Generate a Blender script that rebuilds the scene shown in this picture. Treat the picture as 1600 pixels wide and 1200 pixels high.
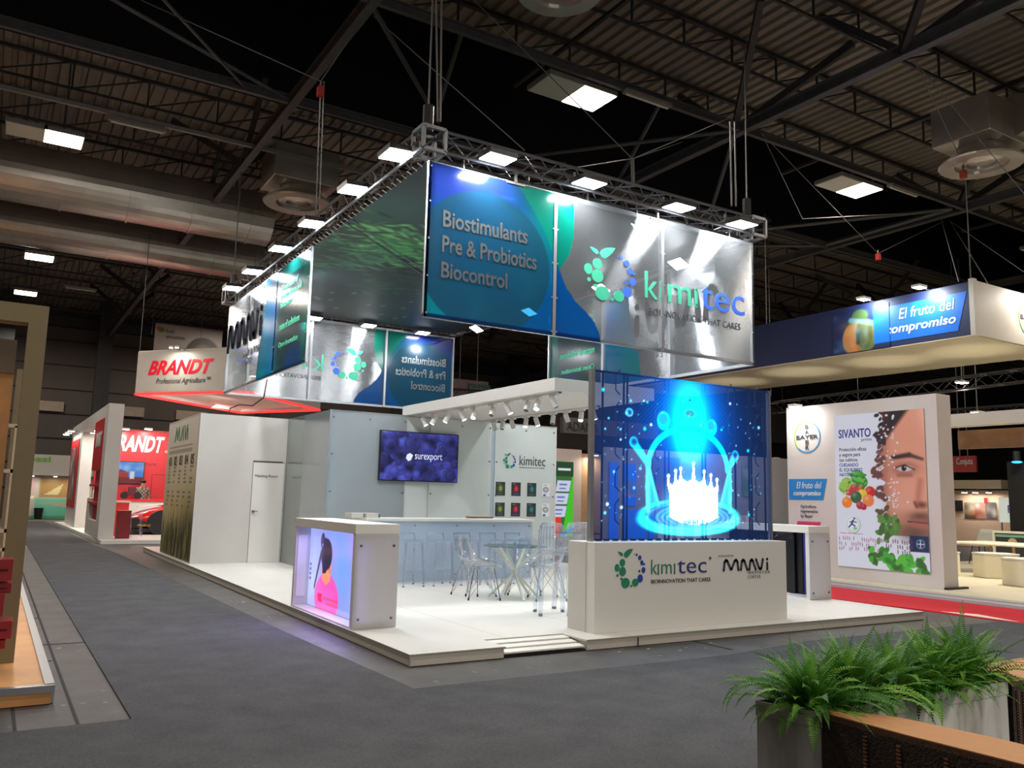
import bpy, bmesh, math, random
import numpy as np
from mathutils import Vector, Matrix
random.seed(7)
rng = np.random.default_rng(5)
for o in list(bpy.data.objects): bpy.data.objects.remove(o)
SC = bpy.context.scene
COL = SC.collection
PI = math.pi

# ------------------------------------------------------------------ camera
CPOS = (-3.199, -6.7746, 1.46)
FPX = 1305.57
YAW, PITCH, ROLL = -0.55138, 0.13541, 0.02436
fw = Vector((-math.sin(YAW)*math.cos(PITCH), math.cos(YAW)*math.cos(PITCH), math.sin(PITCH)))
rt = fw.cross(Vector((0, 0, 1))).normalized(); up = rt.cross(fw)
rt2 = rt*math.cos(ROLL) + up*math.sin(ROLL); up2 = -rt*math.sin(ROLL) + up*math.cos(ROLL)
cd = bpy.data.cameras.new('camera'); cam = bpy.data.objects.new('camera', cd); COL.objects.link(cam)
M = Matrix((rt2, up2, -fw)).transposed().to_4x4(); M.translation = CPOS
cam.matrix_world = M
cd.sensor_fit = 'HORIZONTAL'; cd.sensor_width = 36; cd.lens = FPX/1600*36
cd.clip_end = 300
SC.camera = cam

# ------------------------------------------------------------------ world, exposure
W = bpy.data.worlds.new('World'); SC.world = W; W.use_nodes = True
bg = W.node_tree.nodes['Background']; bg.inputs[0].default_value = (0.95, 0.90, 0.84, 1); bg.inputs[1].default_value = 0.135
SC.view_settings.view_transform = 'Standard'; SC.view_settings.look = 'None'
SC.view_settings.exposure = 0.1; SC.view_settings.gamma = 1.0
SC.view_settings.use_curve_mapping = False

def area_light(name, loc, target, power, size, color=(1, 1, 1), parent=None, spread=None, sy=None):
    l = bpy.data.lights.new(name, 'AREA'); l.energy = power; l.size = size; l.color = color
    if sy: l.shape = 'RECTANGLE'; l.size_y = sy
    if spread: l.spread = spread
    o = bpy.data.objects.new(name, l); COL.objects.link(o)
    d = (Vector(target)-Vector(loc)).normalized()
    o.rotation_euler = d.to_track_quat('-Z', 'Y').to_euler(); o.location = loc
    if parent: put(o, parent)
    return o
def spot_light(name, loc, target, power, ang, color=(1, 1, 1), parent=None, rad=.04, blend=.6):
    l = bpy.data.lights.new(name, 'SPOT'); l.energy = power; l.spot_size = ang; l.spot_blend = blend
    l.color = color; l.shadow_soft_size = rad
    o = bpy.data.objects.new(name, l); COL.objects.link(o)
    d = (Vector(target)-Vector(loc)).normalized()
    o.rotation_euler = d.to_track_quat('-Z', 'Y').to_euler(); o.location = loc
    if parent: put(o, parent)
    return o
def put(o, parent):
    o.parent = parent
    p = parent; off = Matrix.Identity(4)
    o.matrix_parent_inverse = parent_world(parent).inverted()
def parent_world(p):
    m = p.matrix_basis.copy()
    if p.parent: m = parent_world(p.parent) @ p.matrix_parent_inverse @ m
    return m

def at(px, py, ax, val):
    """the point of the plane <axis>=<val> seen at a place of the 1600x1200 photograph"""
    d = fw + rt2*((px-800)/FPX) - up2*((py-600)/FPX)
    i = 'xyz'.index(ax); t = (val-CPOS[i])/d[i]
    return Vector(CPOS)+d*t

# ------------------------------------------------------------------ materials
def lin(c):
    return tuple(((v/255)/12.92 if v/255 <= .04045 else ((v/255+.055)/1.055)**2.4) for v in c)
MATS = {}
def mat(name, rgb=(200, 200, 200), rough=.6, metal=0., emit=0., ecol=None, noise=0., nscale=8., bump=0., bscale=60., alpha=None, spec=.5, coat=0.):
    if name in MATS: return MATS[name]
    m = bpy.data.materials.new(name); m.use_nodes = True; MATS[name] = m
    nt = m.node_tree; b = nt.nodes['Principled BSDF']
    c = lin(rgb)+(1,)
    b.inputs['Base Color'].default_value = c; b.inputs['Roughness'].default_value = rough
    b.inputs['Metallic'].default_value = metal; b.inputs['Specular IOR Level'].default_value = spec
    b.inputs['Coat Weight'].default_value = coat
    if emit:
        b.inputs['Emission Color'].default_value = lin(ecol or rgb)+(1,); b.inputs['Emission Strength'].default_value = emit
    tc = nt.nodes.new('ShaderNodeTexCoord')
    n = nt.nodes.new('ShaderNodeTexNoise'); n.inputs['Scale'].default_value = nscale; n.inputs['Detail'].default_value = 4
    nt.links.new(tc.outputs['Object'], n.inputs['Vector'])
    r = nt.nodes.new('ShaderNodeValToRGB')
    k = noise if noise else .02
    r.color_ramp.elements[0].position = .3; r.color_ramp.elements[1].position = .7
    r.color_ramp.elements[0].color = tuple(max(0, v*(1-k)) for v in c[:3])+(1,)
    r.color_ramp.elements[1].color = tuple(min(1, v*(1+k)) for v in c[:3])+(1,)
    nt.links.new(n.outputs['Fac'], r.inputs['Fac']); nt.links.new(r.outputs['Color'], b.inputs['Base Color'])
    if bump:
        n2 = nt.nodes.new('ShaderNodeTexNoise'); n2.inputs['Scale'].default_value = bscale
        nt.links.new(tc.outputs['Object'], n2.inputs['Vector'])
        bp = nt.nodes.new('ShaderNodeBump'); bp.inputs['Strength'].default_value = bump; bp.inputs['Distance'].default_value = .01
        nt.links.new(n2.outputs['Fac'], bp.inputs['Height']); nt.links.new(bp.outputs['Normal'], b.inputs['Normal'])
    return m
def clear_mat(name, tint=(235, 240, 245), gloss=.12, rough=.05, diff=0., dcol=(200, 205, 210), fres=True):
    if name in MATS: return MATS[name]
    m = bpy.data.materials.new(name); m.use_nodes = True; MATS[name] = m
    nt = m.node_tree; nt.nodes.clear(); N = nt.nodes.new; L = nt.links.new
    out = N('ShaderNodeOutputMaterial'); tr = N('ShaderNodeBsdfTransparent'); tr.inputs[0].default_value = lin(tint)+(1,)
    gl = N('ShaderNodeBsdfGlossy'); gl.inputs['Roughness'].default_value = rough
    mx = N('ShaderNodeMixShader'); L(tr.outputs[0], mx.inputs[1]); L(gl.outputs[0], mx.inputs[2])
    lw = N('ShaderNodeLayerWeight'); lw.inputs['Blend'].default_value = .35
    ma = N('ShaderNodeMath'); ma.operation = 'MULTIPLY_ADD'; ma.inputs[1].default_value = .55 if fres else 0.; ma.inputs[2].default_value = gloss*.4
    L(lw.outputs['Facing'], ma.inputs[0]); L(ma.outputs[0], mx.inputs[0])
    last = mx
    if diff:
        df = N('ShaderNodeBsdfDiffuse'); df.inputs[0].default_value = lin(dcol)+(1,)
        tl = N('ShaderNodeBsdfTranslucent'); tl.inputs[0].default_value = lin(dcol)+(1,)
        md = N('ShaderNodeMixShader'); md.inputs[0].default_value = .4; L(df.outputs[0], md.inputs[1]); L(tl.outputs[0], md.inputs[2])
        m2 = N('ShaderNodeMixShader'); m2.inputs[0].default_value = diff
        L(mx.outputs[0], m2.inputs[1]); L(md.outputs[0], m2.inputs[2]); last = m2
    L(last.outputs[0], out.inputs[0])
    return m
def art_mat(name, kind='print', strength=1., rough=.45, spec=.4):
    if name in MATS: return MATS[name]
    m = bpy.data.materials.new(name); m.use_nodes = True; MATS[name] = m
    nt = m.node_tree; nt.nodes.clear(); N = nt.nodes.new; L = nt.links.new
    out = N('ShaderNodeOutputMaterial'); a = N('ShaderNodeAttribute'); a.attribute_name = 'art'
    if kind == 'print':
        b = N('ShaderNodeBsdfPrincipled'); b.inputs['Roughness'].default_value = rough; b.inputs['Specular IOR Level'].default_value = spec
        L(a.outputs['Color'], b.inputs['Base Color']); L(b.outputs[0], out.inputs[0])
    elif kind == 'screen':
        b = N('ShaderNodeBsdfPrincipled'); b.inputs['Roughness'].default_value = .12; b.inputs['Base Color'].default_value = (.01, .01, .012, 1)
        L(a.outputs['Color'], b.inputs['Emission Color']); b.inputs['Emission Strength'].default_value = strength
        L(b.outputs[0], out.inputs[0])
    elif kind == 'led':
        tr = N('ShaderNodeBsdfTransparent'); tr.inputs[0].default_value = (.36, .41, .55, 1)
        gl = N('ShaderNodeBsdfGlossy'); gl.inputs['Roughness'].default_value = .04; gl.inputs[0].default_value = (.6, .7, 1, 1)
        mx = N('ShaderNodeMixShader'); mx.inputs[0].default_value = .05; L(tr.outputs[0], mx.inputs[1]); L(gl.outputs[0], mx.inputs[2])
        em = N('ShaderNodeEmission'); em.inputs[1].default_value = strength; L(a.outputs['Color'], em.inputs[0])
        ad = N('ShaderNodeAddShader'); L(mx.outputs[0], ad.inputs[0]); L(em.outputs[0], ad.inputs[1]); L(ad.outputs[0], out.inputs[0])
    elif kind == 'sheet':
        # multiwall sheet: fine horizontal flutes stretch the highlights, the print covers it where alpha is 1
        geo = N('ShaderNodeNewGeometry'); tan = N('ShaderNodeVectorMath'); tan.operation = 'CROSS_PRODUCT'; L(geo.outputs['True Normal'], tan.inputs[0]); tan.inputs[1].default_value = (0, 0, 1)
        tc = N('ShaderNodeTexCoord'); w = N('ShaderNodeTexWave'); w.bands_direction = 'Z'; w.inputs['Scale'].default_value = 14; w.inputs['Distortion'].default_value = 1.5
        L(tc.outputs['Object'], w.inputs['Vector'])
        ng = N('ShaderNodeTexNoise'); ng.inputs['Scale'].default_value = 3
        mp = N('ShaderNodeMapping'); mp.inputs['Scale'].default_value = (.25, .25, 25); L(tc.outputs['Object'], mp.inputs[0]); L(mp.outputs[0], ng.inputs['Vector'])
        bp = N('ShaderNodeBump'); bp.inputs['Strength'].default_value = .10; bp.inputs['Distance'].default_value = .01
        L(ng.outputs['Fac'], bp.inputs['Height'])
        an = N('ShaderNodeBsdfAnisotropic'); an.inputs['Color'].default_value = (.95, .96, .98, 1)
        an.inputs['Roughness'].default_value = .17; an.inputs['Anisotropy'].default_value = .72
        L(tan.outputs[0], an.inputs['Tangent']); an.inputs['Rotation'].default_value = 0.0
        L(bp.outputs[0], an.inputs['Normal'])
        tr = N('ShaderNodeBsdfTransparent'); tr.inputs[0].default_value = (.72, .76, .78, 1)
        df = N('ShaderNodeBsdfTranslucent'); df.inputs[0].default_value = (.6, .62, .64, 1)
        dd = N('ShaderNodeBsdfDiffuse'); dd.inputs[0].default_value = (.5, .52, .54, 1)
        m0 = N('ShaderNodeMixShader'); m0.inputs[0].default_value = .5; L(df.outputs[0], m0.inputs[1]); L(dd.outputs[0], m0.inputs[2])
        m1 = N('ShaderNodeMixShader'); m1.inputs[0].default_value = .44; L(tr.outputs[0], m1.inputs[1]); L(an.outputs[0], m1.inputs[2])
        m2 = N('ShaderNodeMixShader'); m2.inputs[0].default_value = .13; L(m1.outputs[0], m2.inputs[1]); L(m0.outputs[0], m2.inputs[2])
        pb = N('ShaderNodeBsdfPrincipled'); pb.inputs['Roughness'].default_value = .16; dk = N('ShaderNodeMix'); dk.data_type = 'RGBA'; dk.blend_type = 'MULTIPLY'; dk.inputs[0].default_value = 1; dk.inputs[7].default_value = (.42, .42, .42, 1); L(a.outputs['Color'], dk.inputs[6]); L(dk.outputs[2], pb.inputs['Base Color'])
        pt = N('ShaderNodeBsdfTranslucent'); L(a.outputs['Color'], pt.inputs[0])
        ptr = N('ShaderNodeBsdfTransparent'); L(a.outputs['Color'], ptr.inputs[0])
        m3 = N('ShaderNodeMixShader'); m3.inputs[0].default_value = .5; L(pt.outputs[0], m3.inputs[1]); L(ptr.outputs[0], m3.inputs[2])
        m4 = N('ShaderNodeMixShader'); m4.inputs[0].default_value = .35; L(pb.outputs[0], m4.inputs[1]); L(m3.outputs[0], m4.inputs[2])
        mf = N('ShaderNodeMixShader'); L(a.outputs['Alpha'], mf.inputs[0]); L(m2.outputs[0], mf.inputs[1]); L(m4.outputs[0], mf.inputs[2])
        L(mf.outputs[0], out.inputs[0])
    return m

# ------------------------------------------------------------------ mesh builder
class MB:
    def __init__(s): s.v = []; s.f = []
    def box(s, x0, y0, z0, x1, y1, z1):
        b = len(s.v)
        s.v += [(x0, y0, z0), (x1, y0, z0), (x1, y1, z0), (x0, y1, z0), (x0, y0, z1), (x1, y0, z1), (x1, y1, z1), (x0, y1, z1)]
        s.f += [tuple(b+i for i in q) for q in ((0, 3, 2, 1), (4, 5, 6, 7), (0, 1, 5, 4), (1, 2, 6, 5), (2, 3, 7, 6), (3, 0, 4, 7))]
        return s
    def bar(s, p0, p1, w, h, upv=(0, 0, 1)):
        p0, p1 = Vector(p0), Vector(p1); d = (p1-p0).normalized(); u = Vector(upv)
        if abs(d.dot(u)) > .98: u = Vector((0, 1, 0))
        a = d.cross(u).normalized()*w/2; c = a.cross(d).normalized()*h/2
        b = len(s.v)
        for p in (p0, p1): s.v += [tuple(p-a-c), tuple(p+a-c), tuple(p+a+c), tuple(p-a+c)]
        s.f += [tuple(b+i for i in q) for q in ((0, 1, 2, 3), (7, 6, 5, 4), (0, 4, 5, 1), (1, 5, 6, 2), (2, 6, 7, 3), (3, 7, 4, 0))]
        return s
    def tube(s, p0, p1, r, n=8, r2=None, cap=True):
        p0, p1 = Vector(p0), Vector(p1); d = (p1-p0)
        if d.length < 1e-6: return s
        d.normalize(); u = Vector((0, 0, 1)) if abs(d.z) < .9 else Vector((1, 0, 0))
        a = d.cross(u).normalized(); c = a.cross(d)
        b = len(s.v); r2 = r if r2 is None else r2
        for p, q in ((p0, r), (p1, r2)):
            for i in range(n):
                t = 2*PI*i/n; s.v.append(tuple(p+a*(q*math.cos(t))+c*(q*math.sin(t))))
        for i in range(n):
            j = (i+1) % n; s.f.append((b+i, b+j, b+n+j, b+n+i))
        if cap: s.f.append(tuple(b+i for i in range(n))[::-1]); s.f.append(tuple(b+n+i for i in range(n)))
        return s
    def path(s, pts, r, n=6):
        for a, b in zip(pts[:-1], pts[1:]): s.tube(a, b, r, n)
        return s
    def prism(s, pts, O, U, V, N, t):
        """polygon pts (u,v) in the plane O,U,V pushed t along N"""
        O, U, V, N = map(Vector, (O, U, V, N)); b = len(s.v); n = len(pts)
        for k in (0, t):
            for u, v in pts: s.v.append(tuple(O+U*u+V*v+N*k))
        s.f.append(tuple(b+i for i in range(n))); s.f.append(tuple(b+n+i for i in range(n))[::-1])
        for i in range(n):
            j = (i+1) % n; s.f.append((b+i, b+n+i, b+n+j, b+j))
        return s
    def lathe(s, prof, c, n=24, axis=(0, 0, 1)):
        ax = Vector(axis).normalized(); u = Vector((1, 0, 0)) if abs(ax.x) < .9 else Vector((0, 1, 0))
        a = ax.cross(u).normalized(); d = ax.cross(a); c = Vector(c); b = len(s.v); m = len(prof)
        for r, h in prof:
            for i in range(n):
                t = 2*PI*i/n; s.v.append(tuple(c+ax*h+a*(r*math.cos(t))+d*(r*math.sin(t))))
        for k in range(m-1):
            for i in range(n):
                j = (i+1) % n; s.f.append((b+k*n+i, b+k*n+j, b+(k+1)*n+j, b+(k+1)*n+i))
        s.f.append(tuple(b+i for i in range(n))[::-1]); s.f.append(tuple(b+(m-1)*n+i for i in range(n)))
        return s
    def ball(s, c, rx, ry=None, rz=None, n=12, m=8):
        ry = ry or rx; rz = rz or rx; b = len(s.v); c = Vector(c)
        for k in range(m+1):
            p = PI*k/m
            for i in range(n):
                t = 2*PI*i/n; s.v.append((c.x+rx*math.sin(p)*math.cos(t), c.y+ry*math.sin(p)*math.sin(t), c.z+rz*math.cos(p)))
        for k in range(m):
            for i in range(n):
                j = (i+1) % n; s.f.append((b+k*n+i, b+(k+1)*n+i, b+(k+1)*n+j, b+k*n+j))
        return s
    def quad(s, *p):
        b = len(s.v); s.v += [tuple(q) for q in p]; s.f.append(tuple(range(b, b+len(p)))); return s
    def build(s, name, m, parent=None, bevel=0, smooth=False, label=None):
        me = bpy.data.meshes.new(name); me.from_pydata(s.v, [], s.f); me.update()
        o = bpy.data.objects.new(name, me); COL.objects.link(o)
        if m: me.materials.append(m)
        if smooth:
            me.polygons.foreach_set('use_smooth', [True]*len(me.polygons))
        if bevel:
            md = o.modifiers.new('bevel', 'BEVEL'); md.width = bevel; md.segments = 2; md.limit_method = 'ANGLE'
        if parent: put(o, parent)
        if label: o['label'] = label
        return o
def B(*a): return MB().box(*a)
def thing(name, label, cat, loc=(0, 0, 0), group=None):
    o = bpy.data.objects.new(name, None); COL.objects.link(o); o.location = loc; o.empty_display_size = .1
    o['label'] = label; o['category'] = cat
    if group: o['group'] = group
    return o
def tag(o, label, cat, group=None, kind=None):
    o['label'] = label; o['category'] = cat
    if group: o['group'] = group
    if kind: o['kind'] = kind
    return o
def st(o): o['kind'] = 'structure'; return o
def dup(root, loc, rotz=0, label=None):
    r = root.copy(); COL.objects.link(r); r.location = loc; r.rotation_euler = (0, 0, rotz)
    if label: r['label'] = label
    def rec(src, dst):
        for ch in list(src.children):
            c = ch.copy(); COL.objects.link(c); c.parent = dst; c.matrix_parent_inverse = ch.matrix_parent_inverse.copy(); rec(ch, c)
    rec(root, r)
    return r

def text(name, body, O, U, V, w, h, m, parent, bold=0., shear=0., depth=.004, space=1., line=1.):
    """lettering whose box starts at O and is w wide along U and h high along V"""
    cu = bpy.data.curves.new(name, 'FONT'); cu.body = body; cu.offset = bold; cu.shear = shear; cu.extrude = .02
    cu.space_character = space; cu.space_line = line; cu.resolution_u = 3
    t = bpy.data.objects.new(name, cu); COL.objects.link(t)
    me = bpy.data.meshes.new_from_object(t); bpy.data.objects.remove(t); bpy.data.curves.remove(cu)
    n = len(me.vertices); co = np.zeros(n*3); me.vertices.foreach_get('co', co); co = co.reshape(-1, 3)
    mn, mx = co.min(0), co.max(0); O, U, V = Vector(O), Vector(U), Vector(V); Nn = U.cross(V)
    a = (co[:, 0]-mn[0])/(mx[0]-mn[0])*w; b = (co[:, 1]-mn[1])/(mx[1]-mn[1])*h; c = (co[:, 2]-mn[2])/(mx[2]-mn[2])*depth
    P = np.array(O)[None]+a[:, None]*np.array(U)+b[:, None]*np.array(V)+c[:, None]*np.array(Nn)
    me.vertices.foreach_set('co', P.ravel()); me.update(); me.name = name
    me.materials.clear(); me.materials.append(m)
    o = bpy.data.objects.new(name, me); COL.objects.link(o)
    if parent: put(o, parent)
    return o

class Art:
    """a picture on a grid of vertices, in metres from its lower left corner"""
    def __init__(s, w, h, res, bgc=(255, 255, 255)):
        s.w, s.h = w, h; s.nx, s.ny = int(w*res)+1, int(h*res)+1
        s.X, s.Y = np.meshgrid(np.linspace(0, w, s.nx), np.linspace(0, h, s.ny)); s.px = w/(s.nx-1)
        s.im = np.ones((s.ny, s.nx, 4)); s.im[..., :3] = np.array(bgc)/255.
    def mix(s, mk, col, a=1., alpha=None):
        mk = np.clip(mk, 0, 1)*a
        for i in range(3):
            cc = col[i]/255. if not hasattr(col[i], 'shape') else col[i]/255.
            s.im[..., i] = s.im[..., i]*(1-mk)+cc*mk
        if alpha is not None: s.im[..., 3] = s.im[..., 3]*(1-mk)+alpha*mk
        return s
    def sd(s, d, soft=None): return np.clip(.5-d/(soft or s.px*1.2), 0, 1)
    def m_ell(s, cx, cy, rx, ry, ang=0, soft=None):
        c, q = math.cos(ang), math.sin(ang); x = (s.X-cx)*c+(s.Y-cy)*q; y = -(s.X-cx)*q+(s.Y-cy)*c
        k = np.sqrt((x/rx)**2+(y/ry)**2); return s.sd((k-1)*min(rx, ry), soft)
    def ell(s, cx, cy, rx, ry, col, ang=0, soft=None, a=1., alpha=None): return s.mix(s.m_ell(cx, cy, rx, ry, ang, soft), col, a, alpha)
    def ring(s, cx, cy, rx, ry, t, col, a=1., soft=None):
        k = np.sqrt(((s.X-cx)/rx)**2+((s.Y-cy)/ry)**2); return s.mix(s.sd(abs(k-1)*min(rx, ry)-t/2, soft), col, a)
    def cap(s, x0, y0, x1, y1, r, col, r2=None, a=1., soft=None):
        dx, dy = x1-x0, y1-y0; t = np.clip(((s.X-x0)*dx+(s.Y-y0)*dy)/(dx*dx+dy*dy+1e-9), 0, 1)
        r2 = r if r2 is None else r2
        return s.mix(s.sd(np.hypot(s.X-x0-t*dx, s.Y-y0-t*dy)-(r+(r2-r)*t), soft), col, a)
    def rect(s, x0, y0, x1, y1, col, a=1., alpha=None):
        return s.mix(s.sd(np.maximum(np.maximum(x0-s.X, s.X-x1), np.maximum(y0-s.Y, s.Y-y1))), col, a, alpha)
    def m_poly(s, pts):
        ins = np.zeros(s.X.shape, bool); n = len(pts)
        for i in range(n):
            (xa, ya), (xb, yb) = pts[i], pts[(i+1) % n]
            if ya == yb: continue
            c = ((ya > s.Y) != (yb > s.Y)) & (s.X < (xb-xa)*(s.Y-ya)/(yb-ya)+xa); ins ^= c
        return ins.astype(float)
    def poly(s, pts, col, a=1., alpha=None): return s.mix(s.m_poly(pts), col, a, alpha)
    def glow(s, cx, cy, rx, ry, col, a=1., p=2.):
        k = ((s.X-cx)/rx)**2+((s.Y-cy)/ry)**2; return s.mix(np.exp(-k**(p/2)), col, a)
    def grad(s, c0, c1, vert=True):
        t = (s.Y/s.h if vert else s.X/s.w)[..., None]; s.im[..., :3] = (np.array(c0)*(1-t)+np.array(c1)*t)/255.; return s
    def cloud(s, amt, n=60, r=.1, cols=((0, 0, 0), (255, 255, 255)), reg=None):
        x0, y0, x1, y1 = reg or (0, 0, s.w, s.h)
        for i in range(n):
            rr = r*rng.uniform(.4, 1.2)
            s.glow(rng.uniform(x0, x1), rng.uniform(y0, y1), rr*rng.uniform(.6, 1.8), rr, cols[i % len(cols)], amt)
        return s
    def panel(s, name, O, U, V, m, parent=None, flip=False):
        O, U, V = (np.array(tuple(q)) for q in (O, U, V))
        P = O+s.X[..., None]*U+s.Y[..., None]*V
        nx, ny = s.nx, s.ny; idx = np.arange(nx*ny).reshape(ny, nx)
        q = np.stack([idx[:-1, :-1], idx[:-1, 1:], idx[1:, 1:], idx[1:, :-1]], -1).reshape(-1, 4)
        if flip: q = q[:, ::-1]
        me = bpy.data.meshes.new(name); nf = len(q)
        me.vertices.add(nx*ny); me.vertices.foreach_set('co', P.reshape(-1).astype(np.float32))
        me.loops.add(nf*4); me.loops.foreach_set('vertex_index', q.reshape(-1).astype(np.int32))
        me.polygons.add(nf); me.polygons.foreach_set('loop_start', np.arange(nf, dtype=np.int32)*4)
        me.update(calc_edges=True); me.validate()
        at_ = me.attributes.new('art', 'FLOAT_COLOR', 'POINT')
        c = np.clip(s.im, 0, 1).reshape(-1, 4).copy(); rgb = c[:, :3]
        c[:, :3] = np.where(rgb <= .04045, rgb/12.92, ((rgb+.055)/1.055)**2.4)
        at_.data.foreach_set('color', c.reshape(-1).astype(np.float32))
        me.materials.append(m)
        o = bpy.data.objects.new(name, me); COL.objects.link(o)
        if parent: put(o, parent)
        return o

DOTS_G = [(470, 250, 18, 24), (435, 281, 15, 24), (471, 305, 22, 29), (438, 328, 7, 9), (464, 350, 8, 8), (491, 377, 28, 32), (529, 397, 7, 7), (556, 377, 21, 25)]
DOTS_B = [(589, 352, 18, 26), (583, 306, 6, 8), (611, 300, 13, 19), (600, 253, 10, 16), (615, 262, 7, 7), (586, 221, 11, 15), (565, 202, 6, 8), (549, 199, 3, 3)]
LEAVES = [[(440, 180), (452, 182), (466, 187), (474, 197), (470, 208), (460, 206), (450, 197)], [(540, 163), (530, 185), (515, 205), (500, 219), (486, 216), (479, 203), (485, 186), (500, 172), (520, 165)]]
def logo(parent, O, U, V, w, h, mg, mb, t=.004):
    O, U, V = Vector(O), Vector(U), Vector(V); N = U.cross(V); sx, sy = w/205., h/247.
    for dots, m, nm in ((DOTS_G, mg, 'logo_green_dots'), (DOTS_B, mb, 'logo_blue_dots')):
        b = MB()
        for cx, cy, rx, ry in dots:
            b.prism([((cx-420+rx*math.cos(a))*sx, (410-cy+ry*math.sin(a))*sy) for a in [2*PI*i/18 for i in range(18)]], O, U, V, N, t)
        if nm[5] == 'g':
            for lf in LEAVES: b.prism([((x-420)*sx, (410-y)*sy) for x, y in lf], O, U, V, N, t)
        b.build(nm, m, parent)
def strokes(name, lines, r, O, U, V, w, h, m, parent, t=.004):
    """round-ended strokes; lines are in a 1 x 1 box"""
    O, U, V = Vector(O), Vector(U), Vector(V); N = U.cross(V); b = MB()
    for ln in lines:
        p = [Vector((x*w, y*h)) for x, y in ln]
        for q in p: b.prism([(q.x+r*math.cos(a), q.y+r*math.sin(a)) for a in [2*PI*i/12 for i in range(12)]], O, U, V, N, t)
        for a, c in zip(p[:-1], p[1:]):
            d = (c-a).normalized(); n = Vector((-d.y, d.x))*r
            b.prism([tuple(a-n), tuple(c-n), tuple(c+n), tuple(a+n)], O, U, V, N, t)
    return b.build(name, m, parent)
MAAVI = [[(0, 0), (.02, .82), (.05, 1), (.08, .9), (.15, .1), (.17, .1), (.24, .9), (.27, 1), (.30, .82), (.32, 0)], [(.375, 0), (.40, .86), (.43, 1), (.455, .86), (.52, 0)], [(.565, 0), (.59, .86), (.62, 1), (.645, .86), (.71, 0)], [(.72, 1), (.785, .14), (.815, 0), (.84, .14), (.875, 1)], [(.975, 0), (.975, .60)], [(.975, 1.0), (.975, 1.01)]]
def bolts(name, pts, N, m, parent, r=.012, t=.012):
    for p in pts: MB().tube(p, Vector(p)+Vector(N)*t, r, 8).build(name, m, parent)

ORD = ['first', 'second', 'third', 'fourth', 'fifth', 'sixth', 'seventh', 'eighth', 'ninth', 'tenth', 'eleventh', 'twelfth']
X, Y, Z = Vector((1, 0, 0)), Vector((0, 1, 0)), Vector((0, 0, 1))
# ---- shared materials
white = mat('white_laminate', (214, 212, 206), .45, noise=.015, nscale=2)
white2 = mat('white_painted_board', (196, 192, 186), .6, noise=.02, nscale=3)
floorw = mat('white_stand_floor', (226, 224, 216), .32, noise=.03, nscale=1.5)
acry = mat('frosted_grey_acrylic', (142, 150, 154), .22, noise=.02, nscale=2, coat=.3)
alu = mat('brushed_aluminium', (170, 172, 175), .35, .85)
steel = mat('grey_painted_steel', (74, 74, 76), .55, .3, noise=.15, nscale=5)
steeld = mat('dark_painted_steel', (45, 45, 46), .6, .2, noise=.2, nscale=4)
steell = mat('pale_painted_steel', (120, 118, 112), .55, .2, noise=.1)
black = mat('black_plastic', (18, 18, 20), .4)
dark = mat('dark_bezel', (12, 12, 14), .3)
chrome = mat('chrome', (200, 202, 205), .12, 1.)
boltm = mat('bolt_steel', (120, 122, 126), .3, .9)
ink = mat('dark_grey_lettering', (62, 62, 70), .5)
inkb = mat('navy_lettering', (46, 52, 120), .5)
kgreen = mat('logo_green', (38, 128, 96), .45)
kgreen2 = mat('logo_light_green', (60, 178, 140), .4)
kblue = mat('logo_blue', (40, 68, 160), .45)
kblue2 = mat('logo_bright_blue', (52, 100, 205), .4)
clear = clear_mat('clear_polycarbonate', (243, 246, 251), .12, .06, .06, (236, 241, 250))
# =================================================================== hall lights, most beyond the frame; last few added to brighten the far wall
for i, (x, y) in enumerate(((-2.6, 5.1), (-10.6, 5.1), (-2.6, -2.8), (5.6, -2.8), (13.7, -2.8), (-10.6, 12.9), (5.6, -10), (13.7, 13), (21.7, 5), (21.7, 13), (13.7, 24), (27, 24), (5.5, 30), (21.7, -3), (-2.6, 36.5), (-10, 29), (5.6, 37), (13.7, 36))):
    area_light('hall_lamp_light', (x, y, 8.8), (x, y, 0), 190, .6, (1, .90, .79))
# sides of the exhibition stand get the spill of its neighbours behind the photographer
area_light('neighbour_stand_light', (0, -12, 4.8), (3, 2, 1), 150, 3.0, (1, .93, .86))

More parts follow.
